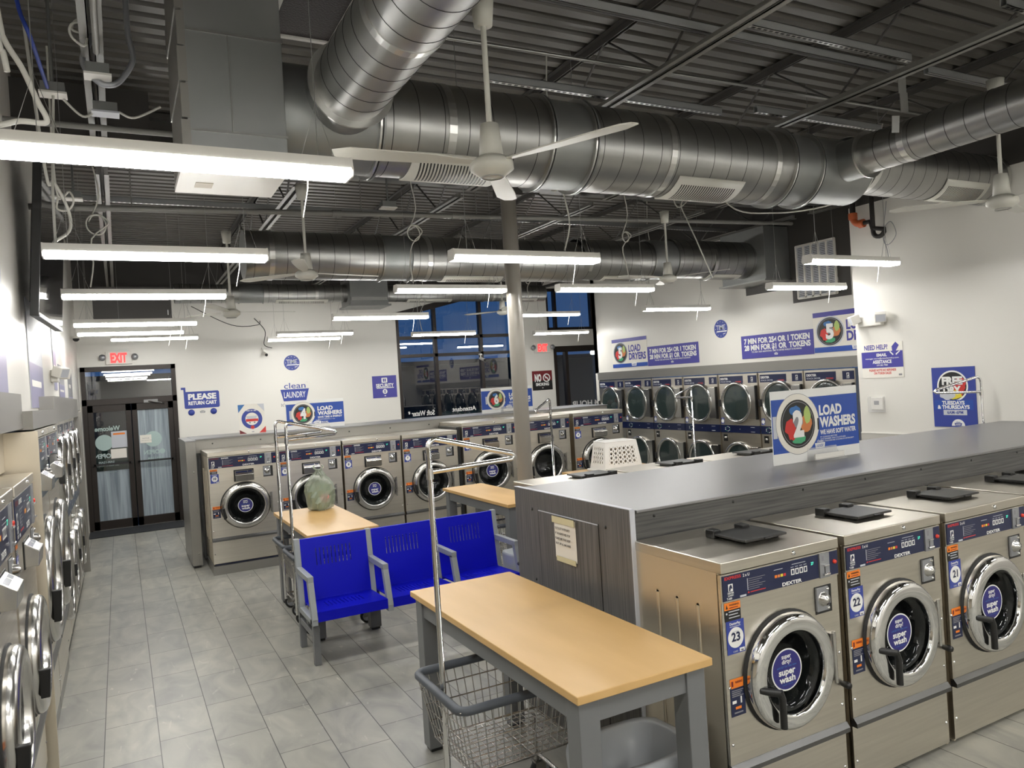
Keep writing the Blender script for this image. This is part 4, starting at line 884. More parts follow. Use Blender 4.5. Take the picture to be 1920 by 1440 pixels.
# ================================================================ bench
B = thing('waiting_bench', 'three seat blue bench with grey arms in front of the maple table', 'bench', (1.20, 5.80, 0))
SW = .60
for k in range(3):
    x0 = k*SW+.045; x1 = (k+1)*SW-.0
    s = MB(benchblue); n = 8
    # seat pan with slots
    yb = .43; zf, zbk = .43, .41
    s.hexa([(x0, -.02, zf-.075), (x1, -.02, zf-.075), (x1, .0, zf-.075), (x0, .0, zf-.075)], [(x0, -.02, zf), (x1, -.02, zf), (x1, .0, zf), (x0, .0, zf)])
    def seatbox(a, b, ya, yc): s.hexa([(a, ya, zf+(zbk-zf)*ya/yb-.012), (b, ya, zf+(zbk-zf)*ya/yb-.012), (b, yc, zf+(zbk-zf)*yc/yb-.012), (a, yc, zf+(zbk-zf)*yc/yb-.012)], [(a, ya, zf+(zbk-zf)*ya/yb), (b, ya, zf+(zbk-zf)*ya/yb), (b, yc, zf+(zbk-zf)*yc/yb), (a, yc, zf+(zbk-zf)*yc/yb)])
    seatbox(x0, x1, 0, .14); seatbox(x0, x1, .30, yb)
    k0 = x0; w_ = (x1-x0); ns = 10
    seatbox(x0, x0+.12, .14, .30); seatbox(x1-.12, x1, .14, .30)
    for i in range(ns): a = x0+.12+(w_-.24)*i/ns; seatbox(a+.008, a+(w_-.24)/ns, .14, .30)
    s.box(x0, x1, .0, .012, zf-.075, zf-.01); s.build('seat', B)
    b = MB(benchblue)
    def bk(a, c, za, zc):
        f = lambda z: .42+(z-.385)*.14
        b.hexa([(a, f(za), za), (c, f(za), za), (c, f(za)+.012, za), (a, f(za)+.012, za)], [(a, f(zc), zc), (c, f(zc), zc), (c, f(zc)+.012, zc), (a, f(zc)+.012, zc)])
    bk(x0, x1, .38, .68); bk(x0, x1, .82, .90); bk(x0, x0+.12, .68, .82); bk(x1-.12, x1, .68, .82)
    for i in range(ns): a = x0+.12+(w_-.24)*i/ns; bk(a+.007, a+(w_-.24)/ns, .68, .82)
    f9 = .42+(.9-.385)*.14; b.box(x0, x1, f9, f9+.03, .888, .905); b.build('backrest', B)
for k in range(4):
    x = k*SW; m = MB(arm_paint); w_ = .045
    def f(z): return .42+(z-.385)*.14
    m.hexa([(x, f(.36), .36), (x+w_, f(.36), .36), (x+w_, f(.36)+.05, .36), (x, f(.36)+.05, .36)], [(x, f(.91), .91), (x+w_, f(.91), .91), (x+w_, f(.91)+.05, .91), (x, f(.91)+.05, .91)])
    m.box(x, x+w_, -.02, .05, .33, .375); m.box(x, x+w_, .0, .50, .335, .375)
    m.hexa([(x, -.025, .375), (x+w_, -.025, .375), (x+w_, .03, .375), (x, .03, .375)], [(x, .06, .66), (x+w_, .06, .66), (x+w_, .115, .66), (x, .115, .66)])
    m.box(x, x+w_, .055, .48, .645, .69); m.build('armrest', B, .003)
for x in (.02, 1.72):
    for y in (.06, .56): MB(grey_paint).box(x, x+.05, y, y+.05, .0, .34).build('leg', B, .003)
    MB(grey_paint).box(x+.005, x+.045, .08, .6, .2, .25).box(x, x+.05, .06, .61, .30, .335).build('side_rail', B, .003)
MB(grey_paint).box(.02, 1.78, .24, .30, .28, .335).build('beam', B)
# ================================================================ carts
def cart(lab, loc, rz, grp='wire laundry carts with hanging racks'):
    """x: width, y: length, rack pole at -y end; arm goes towards +y"""
    t = thing('laundry_cart', lab, 'cart', loc, rz, grp)
    zr, zb = .68, .37; X, Y = .275, .34; xb, yb = .22, .28; wr = .0028
    rim = [(-X, -Y), (-X, Y), (X, Y), (X, -Y)]
    pts = []
    for (cx, cy), a0 in (((X-.05, -Y+.05), -PI/2), ((X-.05, Y-.05), 0), ((-X+.05, Y-.05), PI/2), ((-X+.05, -Y+.05), PI)):
        for k in range(6): a = a0+PI/2*k/5; pts.append((cx+.05*math.cos(a), cy+.05*math.sin(a), zr))
    MB(rim_pl).tube(pts, .021, 8, None, True).build('bumper', t)
    bk = MB(chrome2)
    def ring_at(u): return X+(xb-X)*u, Y+(yb-Y)*u, zr+(zb-zr)*u
    for u in (.0, .25, .5, .75, 1):
        a, b, z = ring_at(u); bk.tube([(-a, -b, z), (a, -b, z), (a, b, z), (-a, b, z)], .0035, 5, None, True)
    for i in range(11):
        s = -1+2*i/10
        for q in (-1, 1): bk.cyl((s*X*.95, q*Y, zr), (s*xb*.95, q*yb, zb), wr, 5, None, None, False)
        bk.cyl((s*xb*.95, -yb, zb), (s*xb*.95, yb, zb), wr, 5, None, None, False)
    for i in range(15):
        s = -1+2*i/14
        for q in (-1, 1): bk.cyl((q*X, s*Y*.95, zr), (q*xb, s*yb*.95, zb), wr, 5, None, None, False)
        bk.cyl((-xb, s*yb*.95, zb), (xb, s*yb*.95, zb), wr, 5, None, None, False)
    bk.build('wire_basket', t)
    fr = MB(chrome2)
    for q in (-1, 1): fr.tube([(q*.17, -.25, .13), (q*.17, -.25, .36)], .011, 8).tube([(q*.17, .25, .13), (q*.17, .25, .36)], .011, 8).tube([(q*.17, -.28, .15), (q*.17, .28, .15)], .010, 8)
    for q in (-.26, .26): fr.tube([(-.18, q, .15), (.18, q, .15)], .010, 8)
    fr.tube([(-.18, .0, .155), (.18, 0, .155)], .006, 6); fr.build('frame', t)
    rk = MB(chrome); px, py = 0, -.305
    rk.tube([(px, py, .14), (px, py, 1.81)]+arc((px, py+.04, 1.81), .04, PI, PI*.55, 5, (0, 1, 0), (0, 0, 1))+[(px, py+.28, 1.785), (px, py+.43, 1.745), (px+.0, py+.45, 1.73), (px, py+.43, 1.715), (px, py, 1.70)], .0135, 9)
    rk.cyl((px, py, 1.665), (px, py, 1.715), .018, 10); rk.build('garment_rack', t)
    for q in (-1, 1):
        for y in (-.25, .25):
            w = MB(chrome2).box(q*.17-.022, q*.17-.018, y-.015, y+.045, .055, .125).box(q*.17+.018, q*.17+.022, y-.015, y+.045, .055, .125).box(q*.17-.022, q*.17+.022, y-.02, y+.045, .115, .125).cyl((q*.17, y, .12), (q*.17, y, .15), .016, 8); wo = w.build('caster', t)
            MB(rubber).lathe([(.045, -.014), (.062, -.012), (.062, .012), (.045, .014)], (q*.17, y+.025, .062), 'x', 20).build('tyre', wo)
            MB(lgrey).lathe([(0, -.011), (.045, -.012), (.045, .012), (0, .011)], (q*.17, y+.025, .062), 'x', 14).build('wheel_hub', wo)
    return t
c0 = cart('laundry cart under the nearest maple table with its chrome rack rising above', (1.565, 3.28, 0), rad(-90))
def cart2(lab, loc, rz): return dup(c0, loc, rz, lab)
cart2('laundry cart parked in front of the bagged table, its rack left of the other', (1.62, 7.46, 0), rad(-90))
cart2('laundry cart tucked behind the bench, its rack right of the other', (1.60, 6.84, 0), rad(-90))
cart2('laundry cart right of the column with its rack before washer 5', (4.35, 7.62, 0), rad(127))
cart2('laundry cart whose white rack stands in front of the dryers', (7.04, 8.31, 0), rad(108))
cart2('laundry cart whose chrome rack crosses the free dry poster', (7.30, 4.585, 0), rad(58))
t = cart2('laundry cart without a rack under the table left of the column', (3.5, 6.95, 0), rad(180))
for o in kid(t, 'garment_rack'): bpy.data.objects.remove(o)
# yellow tag on the nearest rack
o = MB(lime).box(-.002, .002, -.008, .008, -.16, .06).build('tag_strip', c0); o.location = (-.015, -.305, 1.62)
# ================================================================ bins, basket, bag
def bin_(loc, lab, r=.2, h=.42):
    t = thing('trash_bin', lab, 'bin', loc)
    def rr(s, e, z, n=28):
        return [(s*math.copysign(abs(math.cos(2*PI*i/n))**.55, math.cos(2*PI*i/n)), e*math.copysign(abs(math.sin(2*PI*i/n))**.55, math.sin(2*PI*i/n)), z) for i in range(n)]
    n = 28
    def shell(levels, m, name, jit=0):
        vs = []; fs = []
        for s, e, z in levels: vs += [(x+random.uniform(-jit, jit), y+random.uniform(-jit, jit), z_+random.uniform(-jit, jit)) for x, y, z_ in rr(s, e, z)]
        for j in range(len(levels)-1):
            for i in range(n): fs.append((j*n+i, j*n+(i+1) % n, (j+1)*n+(i+1) % n, (j+1)*n+i))
        fs.append(tuple(range(n-1, -1, -1))); return MB(m).add(vs, fs, None, True).build(name, t)
    shell([(r*.78, r*.6, 0), (r, r*.75, h), (r*1.06, r*.8, h), (r*1.06, r*.8, h+.02), (r*.98, r*.73, h+.02), (r*.8, r*.6, .03)], bin_m, 'bin_body')
    shell([(r*1.01, r*.77, h*.55), (r*1.10, r*.84, h*.8), (r*1.12, r*.87, h+.01), (r*1.10, r*.85, h+.035), (r*.93, r*.68, h+.03), (r*.84, r*.60, h*.6), (r*.55, r*.38, h*.5)], liner, 'liner_bag', .003)
    return t
bin_((1.92, 2.75, 0), 'black bin with clear liner under the near end of the nearest table', .24, .42)
bin_((3.24, 6.12, 0), 'black bin with clear liner at the right end of the bench', .18, .50)
t = thing('laundry_basket', 'white perforated laundry basket turned upside down on a table', 'basket', (5.56, 7.88, .881), rad(-6))
m = MB(basket_pl); HB = .37; bx, by, tx, ty = .27, .20, .225, .155
def wallp(p00, p10, p11, p01, nx, nz, u0, u1, v0, v1):
    def P(u, v): 
        a = Vector(p00).lerp(Vector(p10), u); b = Vector(p01).lerp(Vector(p11), u); return a.lerp(b, v)
    def quad(a, b, c, d): m.add([P(a, c), P(b, c), P(b, d), P(a, d)], [(0, 1, 2, 3)])
    quad(0, 1, 0, v0); quad(0, 1, v1, 1); quad(0, u0, v0, v1); quad(u1, 1, v0, v1)
    du = (u1-u0)/nx; dv = (v1-v0)/nz
    for i in range(nx):
        for j in range(nz):
            cu, cv = u0+du*(i+.5), v0+dv*(j+.5); K = 10; vs = []; 
            for k in range(K):
                a = 2*PI*k/K+PI/K; c, s_ = math.cos(a), math.sin(a); mx = max(abs(c), abs(s_))
                vs.append(P(cu+du*.5*c/mx, cv+dv*.5*s_/mx)); 
            ins = [P(cu+du*.27*math.cos(2*PI*k/K+PI/K), cv+dv*.33*math.sin(2*PI*k/K+PI/K)) for k in range(K)]
            m.add(vs+ins, [(k, (k+1) % K, K+(k+1) % K, K+k) for k in range(K)])
cs = [(-1, -1), (1, -1), (1, 1), (-1, 1)]
for i in range(4):
    a, b = cs[i], cs[(i+1) % 4]; lng = i % 2 == 0
    wallp((a[0]*bx, a[1]*by, .02), (b[0]*bx, b[1]*by, .02), (b[0]*tx, b[1]*ty, HB), (a[0]*tx, a[1]*ty, HB), 6 if lng else 5, 4, .12, .88, .22, .84)
o = m.build('basket_body', t); so = o.modifiers.new('solid', 'SOLIDIFY'); so.thickness = .004; bv = o.modifiers.new('w', 'WELD')
MB(basket_pl).box(-tx-.002, tx+.002, -ty-.002, ty+.002, HB-.004, HB+.012).build('basket_bottom', t, .01)
m = MB(basket_pl)
m.tube([(-bx-.02, -by-.02, .015), (bx+.02, -by-.02, .015), (bx+.02, by+.02, .015), (-bx-.02, by+.02, .015)], .016, 8, None, True); m.build('rim', t)
m = MB(paper)
for k in range(6): m.lathe([(0, -.012), (.05, -.01), (.07, .005), (.03, .03), (0, .035)], (5.13+.03*(k % 3), 7.72+.03*(k//3), .893), 'z', 9)
one(m, 'crumpled_cloth', 'small crumpled white cloth at the corner of the white basket', 'cloth')
t = thing('plastic_bag', 'knotted green translucent bag of clothes on the maple table', 'bag', (1.76, 7.72, .911))
def blob(levels, mtl, name, n=26, jit=.008, seed=3):
    r = random.Random(seed); vs = []; fs = []
    for rx, ry, z in levels:
        for i in range(n):
            a = 2*PI*i/n; f = 1+.07*math.sin(3*a+z*17)+.04*math.sin(7*a+z*31); vs.append((rx*f*math.cos(a)+r.uniform(-jit, jit), ry*f*math.sin(a)+r.uniform(-jit, jit), z+r.uniform(-jit, jit)*.5))
    for j in range(len(levels)-1):
        for i in range(n): fs.append((j*n+i, j*n+(i+1) % n, (j+1)*n+(i+1) % n, (j+1)*n+i))
    fs.append(tuple(range(n-1, -1, -1))); fs.append(tuple(range((len(levels)-1)*n, len(levels)*n)))
    return MB(mtl).add(vs, fs, None, name != 'bag_film').build(name, t)
blob([(.10, .09, .004), (.125, .10, .02), (.14, .11, .08), (.145, .115, .14), (.15, .12, .20), (.14, .115, .26), (.11, .09, .31), (.07, .06, .35), (.035, .03, .39), (.03, .03, .41)], bag_m, 'bag_film', 30, .012)
blob([(.08, .07, .012), (.11, .09, .04), (.12, .09, .10), (.125, .095, .17), (.09, .08, .25), (.03, .03, .27)], cloth_m, 'clothes_inside', 20, .012, 5)
blob([(.02, .012, .10), (.05, .03, .13), (.055, .03, .18), (.02, .01, .2)], pink_m, 'pink_cloth', 12, .004, 8).location = (.03, -.07, -.03)
m = MB(bag_m)
for s in (-1, 1): m.tube(smooth_path([(s*.02, 0, .39), (s*.09, -.01, .31), (s*.13, -.02, .20)], 4), .007, 6).tube(smooth_path([(s*.01, 0, .40), (s*.05, 0, .43), (s*.03, .01, .45)], 4), .009, 6)
m.build('bag_handles', t)
one(MB(mat_m).box(-.55, .95, 13.72, 14.42, .001, .012), 'entrance_mat', 'charcoal mat in front of the entrance doors', 'mat', bevel=.003)
# ================================================================ hung screen, cameras, speakers, emergency lights, exit signs
t = thing('hung_television', 'black flat screen hung high on the left wall, seen edge on', 'television', (-.46, 6.2, 2.76), PI/2-rad(3))
T0 = Matrix.Rotation(rad(4), 4, 'X')
m = MB(black); m.T = T0; m.box(-.02, 1.26, .0, .055, 0, 1.1); m.build('casing', t, .004)
m = MB(screen_m); m.T = T0; m.rect(0, 1.24, .03, 1.08, -.001); m.build('screen', t)
m = MB(lgrey); m.T = T0; m.box(-.02, 1.26, -.006, 0, -.002, .012); m.build('lower_bezel', t)
m = MB(black); m.T = T0; m.box(.2, 1.0, .055, .09, .12, .8); m.build('rear_housing', t)
MB(black).box(.55, .68, -.02, .05, 1.0, 1.86).build('ceiling_mount', t)
def dome(loc, lab):
    t = thing('security_camera', lab, 'camera', loc)
    MB(white_pl).lathe([(0, 0), (.06, 0), (.058, -.03), (0, -.03)], (0,0,0), 'z', 20).build('camera_base', t); MB(black).lathe([(.045, -.03), (.04, -.055), (.02, -.072), (0, -.075)], (0,0,0), 'z', 18).build('lens_dome', t)
dome((-.50, 12.6, 3.14), 'white dome camera on the left wall below the hung screen')
def bullet(loc, lab):
    t = thing('security_camera', lab, 'camera', loc)
    MB(white_pl).cyl((0, .12, .09), (0, .12, -.02), .012, 8).box(-.03, .03, .1, .17, .07, .1).build('bracket', t); MB(white_pl).cyl((0, .14, .0), (.02, -.02, -.045), .03, 14).build('camera_body', t); MB(black).cyl((.02, -.02, -.045), (.022, -.03, -.048), .026, 14).build('lens', t)
bullet((2.42, 14.28, 2.90), 'small white bullet camera on the far wall left of the round badge'); bullet((6.87, 14.33, 2.62), 'small white bullet camera on the window bars')
def em(loc, rz, lab):
    t = thing('emergency_light', lab, 'emergency light', loc, rz)
    MB(white_pl).box(-.15, .15, -.06, 0, -.06, .06).build('housing', t, .01)
    for s in (-1, 1):
        m = MB(white_pl); m.T = Matrix.Translation((s*.17, -.09, .03)) @ Matrix.Rotation(rad(35)*s, 4, 'Z') @ Matrix.Rotation(rad(18), 4, 'X'); m.box(-.06, .06, -.05, .05, -.05, .05); m.rect(-.05, .05, -.04, .04, -.0505, lgrey); m.build('lamp_head', t, .006)
em((XN, 5.72, 2.53), -PI/2, 'white twin head emergency light on the right wall'); em((XL, 8.75, 2.43), PI/2, 'white twin head emergency light on the left wall under the screen')
def exit_sign(x, z, lab):
    t = thing('exit_sign', lab, 'exit sign', (x, YF, z), group='red lit exit signs')
    MB(white_pl).box(-.20, .20, -.05, 0, -.11, .11).build('housing', t, .006)
    g = MB(led_r); g.text('EXIT', 0, -.075, .15, -.052, None, 'c', .045, .25); g.build('lettering', t)
    for s in (-1, 1): MB(lockgrey).lathe([(0, -.09), (.05, -.09), (.055, -.07), (.03, -.03), (0, -.02)], (s*.245, 0, .01), 'y', 16).build('lamp_head', t)
exit_sign(.04, 2.91, 'red lit exit sign over the entrance doors'); exit_sign(8.40, 2.79, 'red lit exit sign right of the column')
t = thing('thermostat', 'white thermostat on the right wall under the help sign', 'thermostat', (XN, 5.71, 1.575), -PI/2)
MB(white_pl).box(-.075, .075, -.028, 0, -.075, .075).build('case', t, .008); MB(grey_tx).rect(-.035, .03, -.015, .03, -.0285).build('display', t); MB(smoke).box(-.10, .09, -.05, -.001, -.10, .08).build('clear_guard', t)
# ================================================================ signs
def sign(name, lab, cat, loc, rz=0): return thing(name, lab, cat, loc, rz)
def board(t, x0, x1, z0, z1, m, th=.006): return MB(m).box(x0, x1, -th, 0, z0, z1).build('board', t)
def blob2(m, cx, cz, rx, rz, y, col, seed, n=14):
    r = random.Random(seed); m.poly([(cx+rx*math.cos(2*PI*i/n)*r.uniform(.8, 1.15), cz+rz*math.sin(2*PI*i/n)*r.uniform(.8, 1.15)) for i in range(n)], y, col)
def porthole(t, cx, cz, r, num, y, silver=True, rx=None):
    k = (rx or r)/r; m = MB(lgrey)
    if silver: m.disc(cx, cz, r*1.26, y, 40, grey_tx, r*1.26*k); m.disc(cx, cz, r*1.24, y-.0005, 40, paper, r*1.24*k)
    else: m.disc(cx, cz, r*1.1, y-.0005, 40, lgrey, r*1.1*k)
    m.disc(cx, cz, r, y-.001, 40, black, r*k); m.disc(cx, cz, r*.93, y-.0014, 40, grey_tx, r*.93*k); m.disc(cx, cz, r*.90, y-.0018, 40, black, r*.9*k)
    for i, (a, b, s, u, c) in enumerate(((-.12, .55, .34, .2, sky), (-.45, -.1, .34, .34, red), (.45, -.05, .36, .38, ogar), (.55, .33, .2, .36, lime), (.0, -.62, .42, .22, green), (-.38, -.42, .26, .22, red), (.0, .1, .3, .25, grey_tx))):
        blob2(m, cx+a*r*k, cz+b*r, s*r*k, u*r, y-.0022-.0002*i, c, i+3)
    m.build('porthole_picture', t)
    g = MB(white); g.text(num, cx, cz-r*.48, r*.98, y-.0045, None, 'c', .05, r*.62*k); g.build('numeral', t)
def logo(m, cx, cz, w, y, c=white, bgc=royal, outline=None):
    m.poly([(cx-w*.42, cz-w*.2), (cx+w*.42, cz-w*.2), (cx+w*.5, cz+w*.16), (cx-w*.5, cz+w*.16)], y, c); m.text('LAUNDRY', cx, cz-w*.13, w*.2, y-.0005, bgc, 'c', .02, w*.72); m.text('clean', cx, cz+w*.19, w*.2, y, c, 'c', .01, w*.55)
def load_sign(num, l1, l2, l3, small, lab, loc, w, h, holder=True):
    t = sign('load_sign', lab, 'sign', loc); board(t, 0, w, 0, h, white)
    MB(royal).rect(0, w, h*.15, h*.885, -.0066).build('blue_band', t)
    r = h*.335; porthole(t, w*.285, h*.53, r, num, -.0072, True, r)
    MB(black).box(w*.285+r*1.15, w*.285+r*1.24, -.0085, -.0072, h*.42, h*.58).build('latch_print', t); MB(lgrey).rect(w*.285-r*1.42, w*.285-r*1.2, h*.36, h*.66, -.007).build('hinge_print', t)
    g = MB(white); x = w*.535
    g.text(l1, x, h*.62, h*.13, -.0075, None, 'l', .045, w*.27); g.text(l2, x, h*.45, h*.13, -.0075, None, 'l', .045, w*.43); g.text(l3, x, h*.345, h*.06, -.0075, None, 'l', .035, w*.43)
    for i, s in enumerate(small): g.text(s, x, h*(.30-.03*i), h*.018, -.0075, None, 'l', .01, w*(.2+.1*i))
    logo(g, x-.01*w, h*.20, w*.12, -.0075, white, royal); g.build('lettering', t)
    if holder: MB(smoke).hexa([(w*.36, -.10, 0), (w*.72, -.10, 0), (w*.72, -.012, 0), (w*.36, -.012, 0)], [(w*.37, -.02, .05), (w*.71, -.02, .05), (w*.71, -.012, .09), (w*.37, -.012, .09)]).build('acrylic_holder', t); MB(white_pl).box(w*.38, w*.72, -.07, -.06, .01, .05).build('card_strip', t)
    return t
load_sign('2', 'LOAD', 'WASHERS', 'WE HAVE SOFT WATER', ('IT CLEANS BETTER', 'IT\'S EASIER ON CLOTHES', 'AND YOU CAN USE 1/2 AS MUCH DETERGENT'), 'big blue 2 load washers sign standing on the counter', (3.96, 3.75, 1.401), .88, .51)
load_sign('4', 'LOAD', 'WASHERS', 'SAVE TIME & ENERGY', ('FAST HIGH SPEED SPIN', 'MEANS SHORTER DRY TIME'), 'blue 4 load washers sign on the middle row counter', (2.05, 10.72, 1.606), .81, .40)
load_sign('6', 'LOAD', 'WASHERS', 'SAVE TIME & ENERGY', ('FAST HIGH SPEED SPIN', 'MEANS SHORTER DRY TIME'), 'blue 6 load washers sign partly hidden by the column', (5.06, 10.72, 1.606), .92, .40)
def dryer_sign(ya, lab):
    t = sign('dryer_sign', lab, 'sign', (XB-.001, ya, 2.22), -PI/2); w, h = 1.09, .55
    board(t, 0, w, 0, h, paper); m = MB(purple).rect(0, w, h*.88, h, -.0066); m.rect(0, w, 0, h*.13, -.0066, royal); m.build('blue_band', t)
    porthole(t, .27, .28, .19, '5', -.0072, False, .21); g = MB(purple); g.text('LOAD', .53, .29, .12, -.0075, None, 'l', .04, .37); g.text('DRYERS', .53, .14, .12, -.0075, None, 'l', .04, .52); g.build('lettering', t)
    g = MB(white); logo(g, .68, .05, .16, -.0075, white, royal); g.build('logo', t)
def price_sign(ya, lab):
    t = sign('price_sign', lab, 'sign', (XB-.001, ya, 2.21), -PI/2); w, h = 1.36, .35
    board(t, 0, w, 0, h, purple); g = MB(white); g.text('7 MIN FOR 25\u00a2 OR 1 TOKEN', .06, .225, .075, -.0068, None, 'l', .045, 1.24); g.text('28 MIN FOR $1 OR  TOKENS', .06, .125, .075, -.0068, None, 'l', .045, 1.25)
    g.text('YOU MAY ADD ADDITIONAL TIME TO DRYER WHILE IT IS RUNNING', .2, .085, .022, -.0068, None, 'l', .02, .95); logo(g, .68, .045, .07, -.0068, white, purple); g.build('lettering', t)
dryer_sign(12.06, '5 load dryers sign at the window end of the dryer wall'); price_sign(10.965, 'violet price sign above the dryers at the window end')
price_sign(8.63, 'violet price sign above the dryers near the right wall'); dryer_sign(7.26, '5 load dryers sign cut by the right wall corner')
def time_badge(loc, rz, lab):
    t = sign('round_badge', lab, 'sign', loc, rz); m = MB(blue_sg).lathe([(.145, 0), (.145, -.006), (0, -.006)], (0,0,0), 'y', 36, None, False); m.build('disc', t)
    g = MB(white); g.text('TIME', 0, -.015, .075, -.0068, lgrey, 'c', .02, .19); g.rect(-.09, .135, -.05, -.032, -.0068); g.rect(.05, .10, -.085, -.075, -.0068)
    for i in range(12):
        a = 2*PI*i/12; g.disc(.115*math.cos(a), .115*math.sin(a), .006, -.0068, 6)
    g.build('lettering', t)
time_badge((2.93, YF-.001, 2.70), 0, 'round blue badge on the far wall above the logo'); time_badge((XB-.001, 9.06, 2.72), -PI/2, 'round blue badge above the dryers')
t = sign('cart_sign', 'blue cart shaped sign right of the entrance doors', 'sign', (.98, YF-.001, 1.84)); board(t, .02, .66, .0, .42, wall_m, .002)
m = MB(blue_sg).prism([(.0, .50), (.0, .46), (.04, .46), (.045, .14), (.06, .12), (.61, .12), (.63, .14), (.63, .40), (.61, .42), (.075, .42), (.075, .50)], -.006, -.002)
for cx in (.15, .52): m.lathe([(0, -.006), (.055, -.006), (.055, -.002)], (cx, 0, .05), 'y', 24)
m.build('cart_shape', t); g = MB(white); g.text('PLEASE', .11, .28, .095, -.0068, None, 'l', .05, .47); g.text('RETURN CART', .11, .185, .06, -.0068, None, 'l', .04, .47); g.build('lettering', t); g = MB(grey_tx); logo(g, .335, .05, .09, -.0068, grey_tx, white); g.build('logo', t)
t = sign('wall_logo', 'clean laundry wash tub logo on the far wall', 'sign', (2.96, YF-.001, 1.98))
MB(blue_sg).prism([(-.22, .0), (.2, .0), (.26, .22), (-.27, .22)], -.004, 0).build('tub_shape', t); g = MB(white); g.text('LAUNDRY', -.01, .06, .11, -.0048, None, 'c', .01, .40); g.build('lettering', t)
g = MB(blue_sg); g.text('clean', 0, .235, .105, -.002, None, 'c', .005, .40); g.text("It's", -.27, -.10, .06, -.002, grey_tx, 'l', .01); g.text('TM', .21, .33, .02, -.002, lgrey); g.build('tagline', t)
t = sign('security_sign', 'violet security sign left of the big window', 'sign', (4.47, YF-.001, 1.92)); board(t, 0, .50, 0, .44, purple)
g = MB(white); g.poly([(.20, .30), (.30, .30), (.31, .31), (.31, .39), (.30, .40), (.20, .40), (.19, .39), (.19, .31)], -.0068); g.rect(.22, .245, .32, .38, -.0072, purple); g.rect(.255, .28, .32, .38, -.0072, purple); g.text('SECURITY', .07, .215, .065, -.0068, None, 'l', .04, .37); g.rect(.08, .44, .19, .205, -.0068); g.disc(.25, .125, .05, -.0068, 20); g.text('S', .25, .10, .05, -.0074, purple, 'c', .05); g.rect(.235, .265, .03, .05, -.0068); g.build('lettering', t)
t = sign('no_smoking_sign', 'dark red no smoking sign under the right exit sign', 'sign', (8.11, YF-.001, 1.85)); board(t, 0, .51, 0, .43, maroon); MB(black).rect(0, .51, 0, .21, -.0064).build('black_half', t)
g = MB(white); g.text('NO', .06, .20, .15, -.0068, None, 'l', .06, .17); g.lathe([(.07, 0), (.095, 0)], (.365, -.0068, .27), 'y', 30, None, False); g.T = Matrix.Translation((.365, -.007, .27)) @ Matrix.Rotation(rad(45), 4, 'Y'); g.rect(-.08, .08, -.012, .012, 0); g.T = None; g.rect(.32, .40, .26, .275, -.0068); g.text('SMOKING', .08, .10, .06, -.0068, None, 'l', .05, .34); g.rect(.24, .27, .04, .06, -.0068); g.build('lettering', t)
t = sign('cart_poster', 'white poster with a blue ring and red corners leaning on the middle row counter', 'poster', (1.41, 10.62, 1.606)); w, h = .34, .40
MB(paper).hexa([(0, -.006, 0), (w, -.006, 0), (w, 0, 0), (0, 0, 0)], [(0, .054, h), (w, .054, h), (w, .06, h), (0, .06, h)]).build('board', t)
g = MB(blue_sg); g.T = Matrix.Rotation(rad(-8.5), 4, 'X'); g.lathe([(.085, -.0075), (.135, -.0075)], (w/2, 0, .20), 'y', 40, None, False); g.poly([(w, .005), (w, .09), (w-.09, .005)], -.0075, red); g.poly([(0, .005), (.09, .005), (0, .06)], -.0075, maroon); g.poly([(0, h), (.09, h), (0, h-.11)], -.0075, sky); g.poly([(w, h), (w-.09, h), (w, h-.11)], -.0075, lgrey)
g.poly([(.11, .20), (.225, .20), (.24, .24), (.095, .24)], -.0075, lgrey); g.rect(.09, .25, .165, .20, -.0078, red); g.disc(w/2, .085, .025, -.008, 16, red); g.disc(.14, .15, .012, -.0078, 10, grey_tx); g.disc(.2, .15, .012, -.0078, 10, grey_tx); g.text('WASH  PAY  HERE', w/2, .305, .016, -.0085, white, 'c', .03, .13); g.rect(.155, .185, .02, .03, -.0078, grey_tx); g.build('print', t)
t = sign('help_sign', 'white and violet need help sign on the right wall', 'sign', (XN-.001, 5.885, 1.87), -PI/2); w, h = .52, .40; board(t, 0, w, 0, h, paper)
MB(purple).rect(.0, w, .115, .30, -.0066).build('violet_band', t); g = MB(purple); g.text('NEED HELP?', .04, .325, .052, -.0068, None, 'l', .03, .30); g.poly([(.40, .26), (.44, .30), (.48, .36), (.44, .40), (.39, .35)], -.0072); g.poly([(.37, .30), (.41, .26), (.40, .25), (.36, .29)], -.0075, white); g.poly([(.44, .25), (.49, .29), (.485, .30), (.435, .265)], -.0075, white); g.build('headline', t)
g = MB(white); g.text('EMAIL', .26, .245, .032, -.0072, None, 'c', .04, .13); g.text('manager.store@cleanlaundry.com', .26, .215, .016, -.0072, None, 'c', .01, .42); g.text('ASSISTANCE', .26, .165, .036, -.0072, None, 'c', .04, .24); g.text('319 282 7900', .26, .135, .018, -.0072, None, 'c', .02, .14); g.build('lettering', t)
g = MB(red); g.text('PLEASE NOTE NO REFUNDS', .26, .075, .024, -.0072, None, 'c', .03, .34); g.text('ON TOKEN SALES', .26, .04, .024, -.0072, None, 'c', .03, .22); g.rect(.46, .50, .02, .04, -.0072, grey_tx); g.build('red_lettering', t)
t = sign('free_dry_poster', 'blue free dry banner on the right wall behind a garment rack', 'poster', (XN-.001, 5.045, 1.325), -PI/2); w, h = .46, .63; board(t, 0, w, 0, h, blue_sg)
m = MB(white).disc(w/2-.01, .43, .165, -.0066, 40); m.disc(w/2-.01, .43, .148, -.007, 40, black)
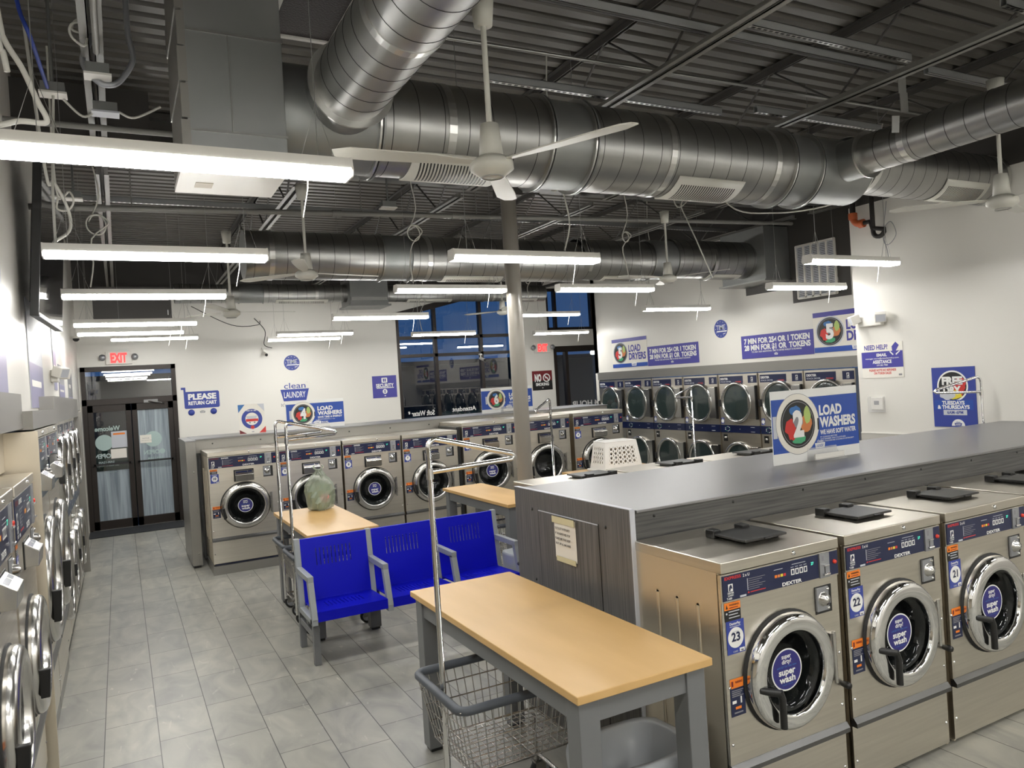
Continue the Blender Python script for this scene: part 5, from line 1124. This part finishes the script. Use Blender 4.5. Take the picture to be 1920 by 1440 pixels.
for i, (a, b, s, u, c) in enumerate(((.07, -.02, .06, .10, red), (.02, -.09, .08, .05, yellow), (.09, .04, .05, .06, red), (-.06, -.1, .08, .04, lgrey))): blob2(m, w/2-.01+a, .43+b, s, u, -.0074-.0003*i, c, i+20)
m.disc(w/2+.03, .0, .07, -.0066, 30, white) if False else m.poly([(w/2+.03+.07*math.cos(PI*i/20), .012+.07*math.sin(PI*i/20)) for i in range(21)], -.0066, white)
m.build('porthole_picture', t); MB(royal).rect(.02, w-.03, .18, .285, -.0092).build('day_band', t); MB(lgrey).rect(.11, w-.10, .125, .18, -.0092).build('hours_band', t)
g = MB(white); g.text('FREE', .11, .45, .075, -.0096, None, 'l', .06, .22); g.text('DRY', .12, .35, .075, -.0096, None, 'l', .06, .19); g.text('TUESDAYS', .10, .237, .036, -.0098, None, 'l', .045, .24); g.text('& THURSDAYS', .05, .192, .036, -.0098, None, 'l', .045, .34); g.build('lettering', t)
g = MB(blue_sg); g.text('6AM\u20136PM', .15, .138, .03, -.0096, None, 'l', .03, .17); logo(g, w/2+.03, .03, .08, -.0072, blue_sg, white); g.build('blue_lettering', t)
# left wall posters
for ya, yb, z0, z1, lab, c in ((4.2, 5.3, 2.15, 3.5, 'violet poster on the left wall nearest the camera', lgrey), (6.6, 7.7, 2.12, 2.95, 'grey and violet poster on the left wall under the hung screen', lgrey), (9.0, 9.4, 2.3, 3.3, 'narrow violet poster on the left wall past the screen', lgrey), (9.7, 10.6, 2.22, 2.6, 'small dark framed poster on the left wall above the dryers', grey_tx), (11.4, 12.3, 2.0, 2.6, 'dark notice on the left wall beside the entrance doors', grey_tx)):
    t = sign('wall_poster', lab, 'poster', (XL+.001, ya, z0), PI/2); w, h = yb-ya, z1-z0; board(t, 0, w, 0, h, c); MB(dusty).rect(.0, w, 0, h*.42, -.0066).build('violet_band', t)
    MB(white_pl).rect(w*.1, w*.6, h*.62, h*.7, -.0068).rect(w*.1, w*.8, h*.2, h*.26, -.0072).build('white_print', t)
